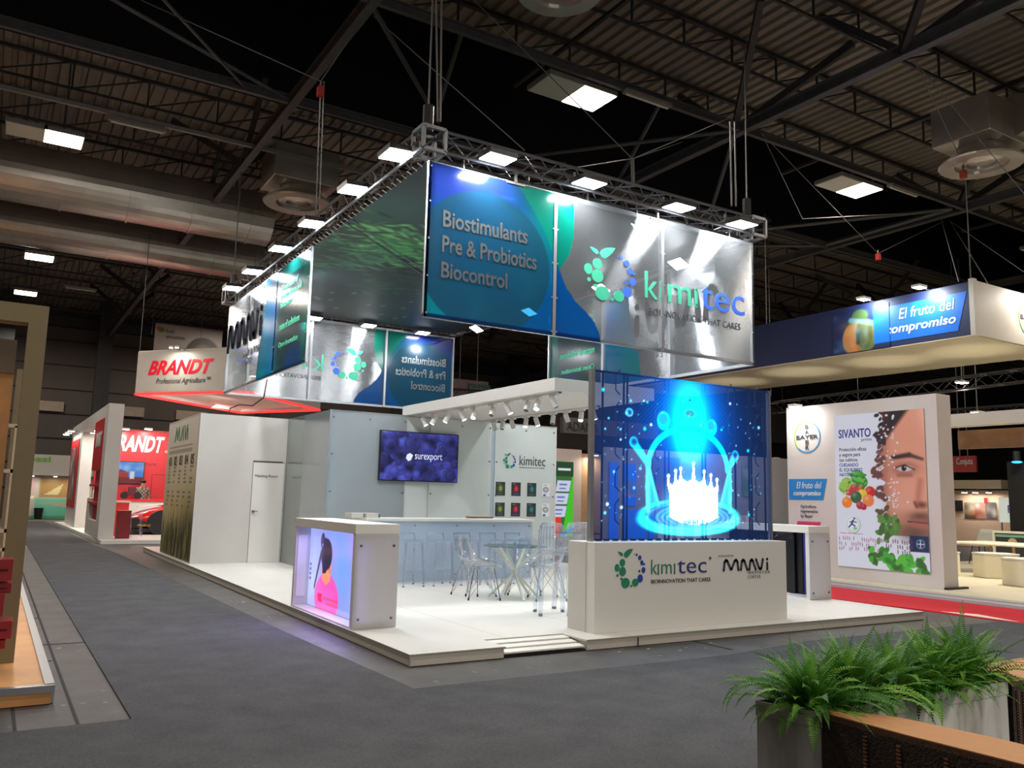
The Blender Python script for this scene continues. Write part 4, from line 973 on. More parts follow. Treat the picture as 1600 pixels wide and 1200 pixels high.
def flood_light(x, y, z, d, label, power=70, s=1.35, color=(.93, .97, 1), group='floodlights on the truss ring', tilt=-.06):
    """d: horizontal direction the arm points away from the truss; the glass looks down and back"""
    t = thing('floodlight', label, 'floodlight', (x, y, z), group); d = Vector(d); p = Vector((x, y, z)); side = d.cross(Z)
    nrm = (-Z*1.0+d*tilt).normalized(); f = side.cross(nrm)
    b = MB().prism([(-.15*s, -.12*s), (.15*s, -.12*s), (.15*s, .12*s), (-.15*s, .12*s)], p, side, f, -nrm, .05*s); hs_ = b.build('housing', black, t)
    MB().prism([(-.14*s, -.11*s), (.14*s, -.11*s), (.14*s, .11*s), (-.14*s, .11*s)], p+nrm*.001, side, f, nrm, .010).build('glass', flood, hs_)
    MB().bar(p-nrm*.05*s-side*.13*s, p-nrm*.05*s-d*.26*s-side*.13*s+Z*.02, .02, .02).bar(p-nrm*.05*s+side*.13*s, p-nrm*.05*s-d*.26*s+side*.13*s+Z*.02, .02, .02).bar(p-nrm*.05*s-d*.26*s-side*.13*s, p-nrm*.05*s-d*.26*s+side*.13*s, .03, .03).bar(p-nrm*.05*s-d*.26*s, p-nrm*.05*s-d*.26*s+Z*.2, .03, .03).build('bracket', steell, t)
    area_light('flood_beam', p+nrm*.03, p+nrm, power, .26*s, color, t, sy=.2*s)
    return t
for k, x in enumerate((1.94, 3.40, 5.05, 6.36)): flood_light(x, 2.06, 5.76, (0, -1, 0), 'floodlight on the front truss, %s from the near corner' % ORD[k], 62)
for k, y in enumerate((2.75, 4.25, 6.1, 7.8, 9.7, 11.35)): flood_light(.82, y, 5.78, (-1, 0, 0), 'floodlight on the left truss, %s from the near corner' % ORD[k], 48)
for k, x in enumerate((3.02, 4.40, 5.88)): flood_light(x, 12.42, 5.60, (0, -1, 0), 'inner floodlight on the far truss, %s from the left' % ORD[k], 34, 1.1, tilt=.1)
for k, y in enumerate((11.0, 8.6, 6.0, 3.8)): flood_light(6.66, y, 5.58, (-1, 0, 0), 'inner floodlight on the right truss, %s from the far corner' % ORD[k], 36, 1.1, tilt=.5)
flood_light(2.4, 2.68, 5.58, (0, 1, 0), 'inner floodlight behind the blue half of the front banner', 44, 1.1, tilt=.8)
flood_light(4.9, 2.68, 5.58, (0, 1, 0), 'inner floodlight behind the logo half of the front banner', 44, 1.1, tilt=.8)
flood_light(1.42, 9.0, 5.58, (1, 0, 0), 'inner floodlight behind the zigzag lettered banner', 80, 1.1, tilt=.6)
# =================================================================== neighbour stand on the left, red and white
red = mat('red_laminate', (190, 24, 34), .45, noise=.03); redd = mat('dark_red_trim', (120, 16, 22), .5)
NY = 18.2
np_ = thing('red_stand_floor', 'white platform floor of the red and white stand at left', 'platform', (3, 24, 0))
MB().prism([(-.62, NY-.5), (9, NY-.5), (9, 31), (-.95, 31)], (0, 0, 0), X, Y, Z, .1).build('platform_board', floorw, np_)
aw = thing('display_wall', 'thick white rounded arch wall with red shelves at the corner of the red stand', 'display wall', (-.45, 24, .1))
# wall runs away from the camera; an outline in (y,z) with an opening
x0, x1 = -.66, -.28
b = MB()
b.box(x0, NY+.75, .1, x1, 21.1, .55).box(x0, NY, .1, x1, NY+.75, 3.75).box(x0, NY+.75, 3.35, x1, 30, 3.75).box(x0, 25.6, .1, x1, 30, 3.35).box(x0, 21.1, .1, x1, 21.9, 1.15)
b.build('wall_shell', white2, aw)
B(x0+.10, NY+.75, .55, x1-.02, 21.2, 3.35).build('red_back_panel', red, aw)
B(x0-.02, NY+.72, 1.95, x0+.05, 21.25, 3.42).build('red_sign_board', red, aw, bevel=.05)
for k, z in enumerate((1.0, 1.5)): B(x0-.04, NY+.85, z, x0+.12, 21.2, z+.06).build('shelf', red, aw)
B(x0+.1, 25.7, 1.2, x1, 25.75, 3.3).build('inner_panel', red, aw)
text('lettering', 'BRANDT', (x0-.025, 20.6, 2.62), -Y, Z, 1.5, .42, white, aw, bold=.03, shear=.3)
B(x0-.03, 26.3, .75, x0+.02, 29.6, 3.2).build('red_frame', red, aw, bevel=.1)
A = Art(2.3, 1.9, 30, (70, 66, 66)); A.cloud(.6, 40, .3, ((160, 150, 150), (60, 50, 60), (150, 70, 80), (210, 205, 200))); A.panel('window_picture', (x0-.035, 29.2, 1.0), -Y, Z, MATS['print'], aw)
lw = mat('small_lamp_glow', (255, 244, 230), .3, emit=16)
def small_lamp(loc, label, group, power=14, s=.11, col=(1, .93, .82), tgt=(0, 0, -1), arm=None):
    t = thing('spotlight', label, 'spotlight', loc, group); x, y, z = loc
    h_ = B(x-s, y-s*.7, z, x+s, y+s*.7, z+.05).build('housing', white, t); B(x-s*.9, y-s*.6, z-.012, x+s*.9, y+s*.6, z).build('lens', lw, h_)
    if arm: MB().tube((x, y, z+.03), (x+arm[0], y+arm[1], z+arm[2]), .015, 6).build('arm', steell, t)
    area_light('lamp_beam', (x, y, z-.04), (x+tgt[0], y+tgt[1], z+tgt[2]), power, s, col, t)
    return t
for k, y in enumerate((22.3, 23.6, 24.9)): small_lamp((-.38, y, 3.30), 'small lamp under the white arch wall, %s from the near end' % ORD[k], 'lamps in the arch wall', 16)
for k, y in enumerate((26.6, 27.8, 29.0)): small_lamp((-.95, y, 3.42), 'small arm lamp outside the far half of the arch wall, %s from the near end' % ORD[k], 'arm lamps on the arch wall', 12, arm=(.37, 0, .0))
for k, (y, z) in enumerate(((19.6, 1.06), (20.5, 1.56), (22, 1.15))):
    bt = thing('bottle', ['clear bottle on the lower red shelf', 'clear bottle on the upper red shelf', 'pale bottle on the low white wall beyond the shelves'][k], 'bottle', (-.48, y, z), 'bottles in the arch wall')
    MB().lathe([(.05, 0), (.055, .02), (.055, .18), (.02, .24), (.02, .3)], (-.48, y, z), 12).build('bottle_body', white2, bt); MB().tube((-.48, y, z+.3), (-.48, y, z+.33), .024, 8).build('cap', white, bt)
BY = 26.5
bw = thing('red_back_wall', 'tall red wall with white lettering behind the race car', 'display wall', (3.5, BY+.1, .1))
B(-.1, BY, .1, 8.5, BY+.3, at(225, 672, 'y', BY).z).build('wall_board', red, bw)
p0, p1 = at(171, 704, 'y', BY), at(258, 683, 'y', BY)
wd = p1.x-p0.x
text('lettering', 'BRANDT', (p1.x-wd, BY-.01, p0.z), X, Z, wd, p1.z-p0.z, white, bw, bold=.03, shear=.3)
text('lettering', 'Professional Agriculture', (p0.x-.3, BY-.01, p0.z-.52), X, Z, 1.9, .17, redd, bw, shear=.2)
text('registered_mark', '®', (p1.x+.03, BY-.01, p0.z), X, Z, .1, .1, white, bw)
q = at(237, 741, 'y', BY); B(q.x, BY-.012, .1, q.x+1.0, BY-.004, q.z).build('door_outline', redd, bw); B(q.x+.03, BY-.02, .1, q.x+.97, BY-.01, q.z-.03).build('door', red, bw)
t0, t1 = at(180, 754, 'y', BY), at(225, 723, 'y', BY)
t0.x = t1.x-1.5
t = thing('wall_television', 'television showing red barns and blue sky on the red wall', 'television', (t0.x+.7, BY-.05, t0.z))
B(t0.x-.03, BY-.06, t0.z-.03, t1.x+.03, BY-.015, t1.z+.03).build('tv_case', dark, t)
A = Art(1.5, t1.z-t0.z, 40, (70, 130, 215)); A.cloud(.4, 14, .12, ((200, 220, 245),), (0, .5, 1.5, .8)); A.rect(0, 0, 1.5, .22, (120, 40, 36)); A.rect(.5, .2, 1.0, .38, (170, 50, 44)); A.poly([(.5, .38), (.75, .48), (1.0, .38)], (130, 60, 50)); A.rect(1.05, .15, 1.2, .42, (210, 215, 220)); A.rect(0, .2, .3, .33, (60, 90, 50))
A.panel('screen', (t0.x, BY-.061, t0.z), X, Z, art_mat('far_screen', 'screen', .8), t)
for k, px_ in enumerate((196, 232)):
    q = at(px_, 671, 'y', BY-.45); small_lamp((q.x, BY-.45, q.z), '%s lamp on an arm above the red wall lettering' % ('left', 'right')[k], 'lamps over the red wall', 30, .13, arm=(0, .5, -.05))
tag(B(.2, BY-1.6, 1.02, 3.6, BY-.9, 1.1).build('display_counter', red), 'red and white counter behind the race car', 'counter')
o = bpy.data.objects['display_counter']; B(.25, BY-1.55, .1, 3.55, BY-.95, 1.02).build('counter_body', white2, o)
q = at(200, 772, 'y', BY-.6)
tr = thing('toy_tractor', 'dark model tractor standing on the far counter under the television', 'model', (q.x, BY-1.2, 1.1), None)
MB().box(q.x-.22, BY-1.35, 1.22, q.x+.22, BY-1.1, 1.36).box(q.x-.08, BY-1.33, 1.36, q.x+.16, BY-1.12, 1.52).build('tractor_body', mat('maroon_model', (86, 22, 34), .4), tr)
for dx in (-.22, .22): MB().tube((q.x+dx, BY-1.42, 1.22), (q.x+dx, BY-1.3, 1.22), .12, 14).build('wheel', black, tr)
# person behind the counter
def human(name, label, loc, rz, top_m, leg_m, skin_m, hair_m, h=1.75, arms=None, legs=None):
    J = {'pel': (0, 0, .95), 'sp': (0, .0, 1.15), 'ch': (0, 0, 1.38), 'nk': (0, 0, 1.50), 'hd': (0, -.02, 1.60), 'ht': (0, -.01, 1.70),
         'sl': (-.19, 0, 1.43), 'el': (-.27, .02, 1.16), 'wl': (-.20, -.20, 1.05), 'fl': (-.17, -.28, 1.03), 'sr': (.19, 0, 1.43), 'er': (.27, .02, 1.16), 'wr': (.20, -.20, 1.05), 'fr': (.17, -.28, 1.03),
         'hl': (-.10, 0, .90), 'kl': (-.11, -.02, .50), 'al': (-.11, .02, .08), 'tl': (-.12, -.14, .03), 'hr': (.10, 0, .90), 'kr': (.11, -.02, .50), 'ar': (.11, .02, .08), 'tr': (.12, -.14, .03)}
    R = dict(pel=.14, sp=.13, ch=.155, nk=.06, hd=.085, ht=.08, sl=.07, el=.045, wl=.033, fl=.03, sr=.07, er=.045, wr=.033, fr=.03, hl=.1, kl=.06, al=.045, tl=.035, hr=.1, kr=.06, ar=.045, tr=.035)
    if arms: J.update(arms)
    E_ = [('pel', 'sp'), ('sp', 'ch'), ('ch', 'nk'), ('nk', 'hd'), ('hd', 'ht'), ('ch', 'sl'), ('sl', 'el'), ('el', 'wl'), ('wl', 'fl'), ('ch', 'sr'), ('sr', 'er'), ('er', 'wr'), ('wr', 'fr'), ('pel', 'hl'), ('hl', 'kl'), ('kl', 'al'), ('al', 'tl'), ('pel', 'hr'), ('hr', 'kr'), ('kr', 'ar'), ('ar', 'tr')]
    ks = list(J); s = h/1.75
    me = bpy.data.meshes.new('body'); me.from_pydata([tuple(Vector(J[k])*s) for k in ks], [(ks.index(a), ks.index(c)) for a, c in E_], [])
    o = bpy.data.objects.new('body', me); COL.objects.link(o)
    sk = o.modifiers.new('skin', 'SKIN')
    for i, k in enumerate(ks): me.skin_vertices[0].data[i].radius = (R[k]*s, R[k]*s*(.75 if k in ('pel', 'sp', 'ch') else 1))
    me.skin_vertices[0].data[0].use_root = True
    o.modifiers.new('sub', 'SUBSURF').levels = 2; o.modifiers['sub'].render_levels = 2
    dg = bpy.context.evaluated_depsgraph_get(); m2 = bpy.data.meshes.new_from_object(o.evaluated_get(dg)); bpy.data.objects.remove(o)
    m2.materials.clear()
    for m in (top_m, leg_m, skin_m): m2.materials.append(m)
    for p in m2.polygons:
        c = p.center/s; p.use_smooth = True
        p.material_index = 2 if (c.z > 1.515 or (c.y < -.20 and .9 < c.z < 1.2)) else (0 if c.z > .92 else 1)
    t = thing(name, label, 'person', (0, 0, 0)); body = bpy.data.objects.new('body', m2); COL.objects.link(body); put(body, t)
    MB().ball((0, .0, 1.70*s), .098*s, .105*s, .075*s).build('hair', hair_m, t, smooth=True)
    MB().ball((-.032*s, -.100*s, 1.645*s), .012*s).ball((.032*s, -.100*s, 1.645*s), .012*s).build('eyes', black, t); MB().ball((0, -.115*s, 1.61*s), .013*s, .02*s, .02*s).build('nose', skin_m, t)
    for sx in (-1, 1):
        hb = MB(); base = Vector(J['fl' if sx < 0 else 'fr'])*s
        for f in range(4): hb.tube(base+Vector((sx*(-.025+.016*f), 0, 0)), base+Vector((sx*(-.028+.018*f), -.06-.008*(f in (1, 2)), -.03)), .008, 6, .006)
        hb.tube(base+Vector((-sx*.02, .03, 0)), base+Vector((-sx*.06, 0, -.01)), .009, 6, .007); hb.build('fingers', skin_m, t)
    t.location = loc; t.rotation_euler = (0, 0, rz); return t
plaid = mat('plaid_shirt', (150, 134, 112), .8)
nt = plaid.node_tree; ck = nt.nodes.new('ShaderNodeTexChecker'); ck.inputs['Scale'].default_value = 16; ck.inputs[1].default_value = (.32, .26, .2, 1); ck.inputs[2].default_value = (.07, .07, .06, 1)
tcn = nt.nodes.new('ShaderNodeTexCoord'); nt.links.new(tcn.outputs['Object'], ck.inputs['Vector']); nt.links.new(ck.outputs[0], nt.nodes['Principled BSDF'].inputs['Base Color'])
skin = mat('skin', (176, 128, 104), .55); hair = mat('black_hair', (18, 15, 14), .7)
q = at(223, 765, 'y', BY-.55)
pr = human('person', 'person in a plaid shirt and dark cap standing behind the counter of the red stand', (q.x, BY-.5, .1), .2, plaid, black, skin, hair, 1.66)
B(-.07, -.20, 1.63, .07, -.08, 1.645).build('cap_brim', hair, pr).location = (0, 0, 0)
bpy.data.objects['cap_brim'].matrix_parent_inverse = Matrix.Identity(4)

# race car
cy0 = 20.6
nose = at(204, 820, 'y', cy0); wh = at(252, 824, 'y', cy0)
nx = nose.x-.16
rc_ = thing('race_car', 'red race car with a black splitter, only its front seen past the white block', 'car', (nx+2.2, cy0+.9, .1))
cr = mat('car_red', (205, 34, 28), .18, coat=1.0); tyre = mat('tyre_rubber', (14, 14, 15), .8)
secs = [(0, .28, .48, .55), (.12, .26, .62, .75), (.5, .24, .78, .88), (1.0, .24, .92, .93), (1.6, .24, .98, .95), (2.3, .24, 1.02, .95), (3.2, .24, 1.04, .97), (4.0, .28, 1.0, .93), (4.4, .4, .9, .8)]
b = MB(); n = 16
for u, zb, zt, hw_ in secs:
    for i in range(n):
        a = 2*PI*i/n; cx_, sz = math.cos(a), math.sin(a)
        b.v.append((nx+u, cy0+.95+hw_*math.copysign(abs(cx_)**.55, cx_), .1+(zb+zt)/2-.1+(zt-zb)/2*math.copysign(abs(sz)**.6, sz)))
for k in range(len(secs)-1):
    for i in range(n): j = (i+1) % n; b.f.append((k*n+i, k*n+j, (k+1)*n+j, (k+1)*n+i))
b.f.append(tuple(range(n))[::-1]); b.f.append(tuple((len(secs)-1)*n+i for i in range(n)))
o = b.build('car_body', cr, rc_, smooth=True); md = o.modifiers.new('s', 'SUBSURF'); md.levels = md.render_levels = 1
cab_ = [(1.15, .93, .72), (1.9, 1.22, .60), (2.7, 1.26, .58), (3.5, .98, .70)]
b = MB()
for u, zt, hw_ in cab_: b.v += [(nx+u, cy0+.95-hw_-.12, .95), (nx+u, cy0+.95-hw_*.85, zt), (nx+u, cy0+.95+hw_*.85, zt), (nx+u, cy0+.95+hw_+.12, .95)]
for k in range(3):
    for i in range(3): b.f.append((k*4+i, k*4+i+1, (k+1)*4+i+1, (k+1)*4+i))
b.build('windscreen', mat('dark_car_glass', (16, 18, 22), .08, coat=1), rc_, smooth=False)
MB().prism([(1.9, 1.14), (2.7, 1.18), (2.7, 1.20), (1.9, 1.16)], (nx, cy0+.4, .1), X, Z, Y, 1.1).build('car_roof', cr, rc_)
B(nx-.12, cy0+.05, .16, nx+.75, cy0+1.85, .30).build('front_splitter', black, rc_, bevel=.02)
MB().prism([(-.02, .22), (.35, .2), (.75, .3), (.3, .5), (.02, .48)], (nx, cy0-.02, .1), X, Z, Y, .12).build('bumper_intake', black, rc_)
text('sponsor_mark', 'PIRELLI', (nx+.35, cy0-.03, .35), X, Z, .35, .06, mat('yellow_mark', (220, 190, 60), .5), rc_)
for u in (1.0, 3.6):
    for yy in (cy0-.02, cy0+1.72):
        w_ = MB().tube((nx+u, yy, .43), (nx+u, yy+.24, .43), .33, 28).build('wheel', tyre, rc_); MB().tube((nx+u, yy-.01, .43), (nx+u, yy+.02, .43), .21, 10).build('rim', mat('dark_rim', (40, 40, 44), .3, .8), w_)
        MB().tube((nx+u, yy-.012, .45), (nx+u, yy+.2, .45), .38, 28).build('wheel_arch', black, rc_)
MB().bar((nx+.35, cy0+.4, .92), (nx+1.2, cy0+.7, 1.02), .12, .01).build('white_stripe', white, rc_)
# things between the arch wall and the car
tb2 = thing('promo_counter', 'tall red lit counter standing in front of the car', 'counter', (.35, 20.5, .1))
q = at(196, 790, 'y', 20.0)
B(q.x-.25, 20.0, .1, q.x+.10, 20.4, 1.05).build('counter_body', mat('red_lit_body', (235, 60, 46), .4), tb2); B(q.x-.28, 19.95, 1.05, q.x+.14, 20.45, 1.1).build('counter_top', white, tb2)
q = at(190, 825, 'y', 18.6)
ck2 = thing('crate_stack', 'dark red box standing at the foot of the arch wall', 'box', (q.x, 18.7, .1)); B(q.x-.12, 18.5, .1, q.x+.20, 18.9, .85).build('box_body', mat('dark_red_box', (120, 20, 28), .5, noise=.1), ck2); B(q.x-.13, 18.49, .8, q.x+.21, 18.91, .86).build('box_lid', redd, ck2)
def clear_stool(x, y, label):
    s = thing('clear_stool', label, 'stool', (x, y, .1), 'clear stools beside the race car')
    B(x-.17, y-.17, .72, x+.17, y+.17, .75).build('seat', clear, s)
    for sx in (-1, 1):
        for sy in (-1, 1): MB().tube((x+sx*.15, y+sy*.15, .72), (x+sx*.18, y+sy*.18, .1), .018, 6).build('leg', clear, s)
clear_stool(.42, 19.6, 'clear stool nearest the nose of the race car'); clear_stool(.12, 19.5, 'clear stool between the dark red box and the race car')

# the rotated hanging sign above the red stand
Wc, Nc, Ec, Fc = Vector((.15, 19.51, 0)), Vector((2.55, 16.54, 0)), Vector((5.8, 20.02, 0)), Vector((4.0, 23.0, 0))
hs = thing('hanging_sign', 'white hanging box sign with red lettering and red glowing lower edge', 'sign', (2.9, 19.8, 4.2))
signw = mat('sign_fabric', (196, 190, 180), .6, noise=.02)
zt, zb = 5.45, 4.2
for a, c in ((Wc, Nc), (Nc, Ec), (Ec, Fc), (Fc, Wc)):
    MB().bar(a+Z*(zb+zt)/2, c+Z*(zb+zt)/2, .12, zt-zb).build('sign_face', signw, hs, bevel=.03)
    MB().bar(a+Z*(zb-.02), c+Z*(zb-.02), .13, .05).build('red_light_strip', mat('red_led_strip', (255, 60, 60), .4, emit=2.2, ecol=(255, 40, 40)), hs)
MB().prism([tuple(q.xy) for q in (Wc, Nc, Ec, Fc)], (0, 0, zb+.10), X, Y, Z, .02).build('sign_underside', signw, hs)
dU = (Nc-Wc).normalized(); dN = dU.cross(Z)
O_ = Wc+dN*.065
rs = mat('red_sign_letters', (225, 20, 44), .4, emit=.25)
text('lettering', 'BRANDT', O_+dU*.42+Z*4.72, dU, Z, 2.3, .42, rs, hs, bold=.035, shear=.35)
text('lettering', 'Professional Agriculture™', O_+dU*.75+Z*4.42, dU, Z, 1.9, .20, ink, hs, shear=.25)
for dx in (1.5, 1.7): small_lamp(tuple(O_+dU*dx+dN*.35+Z*5.42), '%s white lamp over the red sign lettering' % ('left', 'right')[dx > 1.6], 'lamps on the hanging sign', 8, .05, arm=tuple(-dN*.35))
for q in (Wc, Nc, Ec, Fc): MB().tube(q+Z*zt, q+Z*9.0, .01, 5).build('hanging_wire', cab, hs)
small_lamp((Nc.x+.1, Nc.y-.25, 4.6), 'lamp lighting the near corner of the white hanging sign', 'lamps on the hanging sign', 10, .06, tgt=(-.3, .4, .5), arm=(-.1, .25, .05))
# trade fair banner and far stands
q0, q1 = at(243, 505, 'y', 33), at(345, 560, 'y', 33)
A = Art(q1.x-q0.x, q0.z-q1.z, 22, (150, 142, 134)); Wb, Hb = A.w, A.h
A.ell(Wb*.72, Hb*.05, Wb*.26, Hb*.62, (52, 40, 38)); A.ell(Wb*.72, -.1, Wb*.18, Hb*.5, (110, 76, 62)); A.ell(Wb*.09, Hb*.8, .14, .12, (90, 100, 40)); A.ell(Wb*.05, Hb*.84, .08, .08, (150, 70, 40))
A.panel('fair_banner', q1*0+Vector((q0.x, 33, q1.z)), X, Z, MATS['print']); fb = bpy.data.objects['fair_banner']; tag(fb, 'large pale trade fair banner with dark hair, hanging behind the red sign', 'banner')
text('lettering', 'fruit\nattraction', (q0.x+Wb*.16, 32.97, q0.z-.62), X, Z, Wb*.28, .42, ink, fb)
MB().tube((q0.x, 33, q0.z), (q1.x, 33, q0.z), .05, 8).build('top_rail', steell, fb)
g0_ = at(45, 812, 'z', 0)
fs = thing('green_stand', 'small far stand with green fascia and farm pictures at the end of the aisle', 'stand', (-1.2, 36.5, 0))
a0, a1 = at(42, 709, 'y', 36.5), at(115, 732, 'y', 36.5)
B(a0.x, 36.5, a1.z-.35, a0.x+3.2, 37, a0.z).build('fascia', mat('fascia_white', (200, 200, 190), .6), fs)
A = Art(3.2, 2.25, 20, (176, 170, 160)); A.rect(0, 1.95, 3.2, 2.25, (110, 170, 200)); A.rect(0, 1.2, .45, 1.8, (190, 150, 150)); A.rect(.65, .95, 2.2, 1.85, (150, 118, 70)); A.poly([(.9, 1.1), (1.6, 1.6), (1.4, 1.05)], (190, 176, 130)); A.rect(.5, 0, 2.3, .9, (96, 170, 144)); A.poly([(.5, .7), (2.3, .45), (2.3, .75)], (160, 150, 128)); A.rect(0, .9, .45, 1.0, (255, 230, 180)); A.rect(0, 0, 3.2, .12, (60, 140, 100)); A.rect(2.1, .1, 3.2, 1.4, (210, 206, 190))
A.panel('back_wall', (a0.x, 36.9, .02), X, Z, MATS['print'], fs)
text('lettering', 'ossi', (a0.x+.02, 36.49, a0.z-.34), X, Z, .95, .26, mat('lime_letters', (120, 180, 70), .5), fs, bold=.03)
for k, dx in enumerate((.3, 1.2, 2.0)): small_lamp((a0.x+dx, 36.3, a1.z-.4), 'small lamp under the green stand fascia, %s from the left' % ORD[k], 'lamps of the green stand', 9, .07, arm=(0, .22, .06))
tr2 = thing('waste_bin', 'small black waste bin on the aisle before the green stand', 'bin', tuple(at(59, 811, 'z', 0)))
q = at(59, 811, 'z', 0); MB().lathe([(.15, 0), (.19, .5), (.17, .5), (.16, .45)], (q.x, q.y, .0), 16).build('bin_body', black, tr2)

# =================================================================== wood-floored stand at the left edge
pine = mat('pine_board', (196, 140, 84), .5, noise=.16, nscale=3)
ws = thing('wood_stand_floor', 'pine boarded platform corner with grey edging at the bottom left', 'platform', (-4, 5, 0))
B(-9, -.06, .01, -2.76, 14, .112).build('pine_deck', pine, ws); B(-2.76, -.09, .0, -2.70, 14, .122).build('grey_edging', alu, ws)
B(-9, -.12, .075, -2.70, -.06, .122).build('grey_edging', alu, ws); B(-9, -.11, 0, -2.72, -.07, .075).build('pine_fascia', pine, ws)
beige = mat('beige_painted_frame', (122, 108, 78), .7, noise=.05)
wf = thing('portal_frame', 'tall beige portal frame standing on the pine platform at the left edge', 'frame', (-3.5, 1.0, .112))
B(-3.06, .88, .112, -2.925, 1.06, 2.76).build('post', beige, wf); B(-6, .88, 2.76, -2.925, 1.06, 2.91).build('top_beam', beige, wf)
B(-3.05, 5.2, .112, -2.98, 5.28, 2.9).build('post', beige, wf)
wb = thing('brown_wall', 'brown inner wall glowing orange behind the beige frame', 'wall panel', (-4, 3.2, .112)); B(-6, 3.2, .112, -3.10, 3.3, 2.6).build('wall_board', mat('brown_board', (128, 92, 52), .7, noise=.08), wb); B(-6, 3.15, 2.6, -3.1, 3.3, 2.95).build('header_board', mat('dark_brown_board', (74, 60, 44), .7), wb)
ss = thing('display_shelf', 'white narrow shelf unit seen between the beige post and the brown wall', 'shelf', (-3.06, 4, .112))
b = MB()
for zz in (.112, .75, .95, 1.6, 2.1): b.box(-3.2, 4.0, zz, -2.99, 4.3, zz+.04)
b.box(-3.2, 4.0, .112, -3.16, 4.3, 2.12).box(-3.03, 4.0, .112, -2.99, 4.3, 2.12); b.build('shelf_frame', mat('cream_shelf', (190, 176, 150), .6), ss)
redbox = mat('red_cardboard', (140, 20, 26), .6, noise=.1)
q = at(10, 900, 'y', .5)
for k, (px0, px1, py0, py1, yy) in enumerate(((-20, 22, 874, 908, .45), (-18, 19, 911, 928, .5), (-30, 8, 928, 965, .45), (-20, 20, 970, 1000, .45), (-30, 9, 1000, 1016, .5))):
    a, c = at(px0, py1, 'y', yy), at(px1, py0, 'y', yy)
    t = thing('red_box', 'red cardboard box in the stack against the beige post, %s from the top' % ORD[k], 'box', (a.x, yy, a.z), 'red boxes at the left edge')
    B(a.x-.2, yy, a.z, c.x, yy+.22, c.z).build('box_body', redbox, t, bevel=.004); B(a.x-.2, yy-.003, a.z+(c.z-a.z)*.45, c.x-.03, yy, a.z+(c.z-a.z)*.55).build('box_slot', mat('dark_slot', (50, 8, 10), .8), t)
wl = area_light('brown_wall_light', (-3.7, 2.6, 2.5), (-3.7, 3.2, 1.6), 5, .5, (1, .7, .4))

# =================================================================== right: the tall white wall with its poster
XW = 10.7
bs = thing('stage_floor', 'grey-edged white platform floor behind the red carpet', 'platform', (14, 2, 0))
B(10.2, -6, 0, 24, 6.0, .095).build('platform_board', mat('cream_floor', (206, 196, 170), .4, noise=.02), bs); B(10.17, -6, 0, 10.2, 6.0, .07).build('edge_step', mat('grey_edging', (150, 148, 150), .5), bs); B(9.92, -6, 0, 10.17, 6, .05).build('lower_step', mat('grey_step', (165, 163, 168), .5), bs)
rcp = MB().prism([(7.75, 6.5), (9.9, 6.5), (9.9, -8), (8.35, -8), (8.35, -.9), (8.35, .6)], (0, 0, -.006), X, Y, Z, .016).build('red_carpet', mat('red_carpet', (196, 26, 40), .95, noise=.05, bump=.3, bscale=300))
tag(rcp, 'bright red carpet strip between the white platform and the poster wall', 'carpet')
ar = MB().prism([(8.42, .35), (8.62, -.05), (8.40, -.72), (8.37, -.4)], (0, 0, .011), X, Y, Z, .003).build('floor_arrow', mat('cream_arrow', (225, 210, 190), .6)); tag(ar, 'pale floor sticker at the edge of the red carpet', 'sticker'); ar.location.z = 0
pwl = thing('poster_wall', 'tall white wall carrying the large face poster', 'display wall', (XW+.2, 3.3, .095))
B(XW, 1.67, .095, XW+.42, 4.93, 3.45).build('wall_board', mat('poster_wall_white', (196, 190, 186), .6, noise=.01), pwl, bevel=.005)
B(XW-.02, 1.6, .095, XW+.6, 1.67, .13).build('cable_plate', black, pwl)
lb = thing('light_box', 'large portrait poster of half a face breaking into leaves, with fruit and text', 'poster', (XW, 2.83, .33))
PW, PHH = 1.86, 2.87
A = Art(PW, PHH, 105, (226, 226, 240))
# face: right half; poster x runs left to right
fx = A.X; fy = A.Y
edge = 1.04+.03*np.sin(fy*2.1+.4)-.06*np.exp(-((fy-1.75)/.25)**2)+.20*np.clip(.9-fy, 0, 1)*1.4+.05*np.sin(fy*17)+.03*np.sin(fy*41)
face = A.sd(edge-fx, .02)*(fy > .62)
A.mix(face, (232, 158, 132)); A.mix(face*A.sd(fx-1.2, .5), (204, 130, 108), .6)
A.glow(1.6, 2.25, .35, .35, (226, 150, 124), .6); A.glow(1.35, 1.25, .28, .22, (222, 160, 140), .7)
A.mix(face*A.sd(2.28+(fx-1.04)*1.15-fy, .12), (50, 34, 34), .95)            # hair
A.mix(face*A.sd(fy-.95, .4), (150, 100, 80), .75); A.mix(face*A.sd(fx-1.10, .2), (130, 78, 66), .5)
A.cap(1.22, 2.02, 1.55, 2.06, .035, (58, 38, 34), .04, soft=.05); A.cap(1.55, 2.06, 1.80, 1.98, .035, (70, 46, 40), .02, soft=.05)
A.glow(1.46, 1.82, .24, .12, (130, 74, 62), .8); A.ell(1.46, 1.82, .15, .055, (216, 196, 192), soft=.03); A.ell(1.44, 1.825, .05, .052, (58, 50, 52)); A.ell(1.44, 1.825, .022, .024, (12, 10, 12)); A.ell(1.46, 1.845, .010, .010, (250, 250, 250))
A.cap(1.28, 1.84, 1.46, 1.885, .010, (60, 38, 34)); A.cap(1.46, 1.885, 1.64, 1.80, .010, (60, 38, 34)); A.cap(1.32, 1.70, 1.58, 1.70, .02, (160, 96, 80), soft=.06)
A.cap(1.74, 1.6, 1.68, 1.25, .04, (170, 100, 84), .04, soft=.12, a=.7); A.ell(1.75, 1.18, .09, .05, (120, 64, 54), soft=.08); A.cap(1.62, 1.22, 1.66, 1.14, .02, (120, 66, 56), soft=.05)
A.glow(1.72, .98, .22, .08, (96, 62, 52), .8); A.glow(1.6, .68, .3, .15, (90, 62, 50), .7)
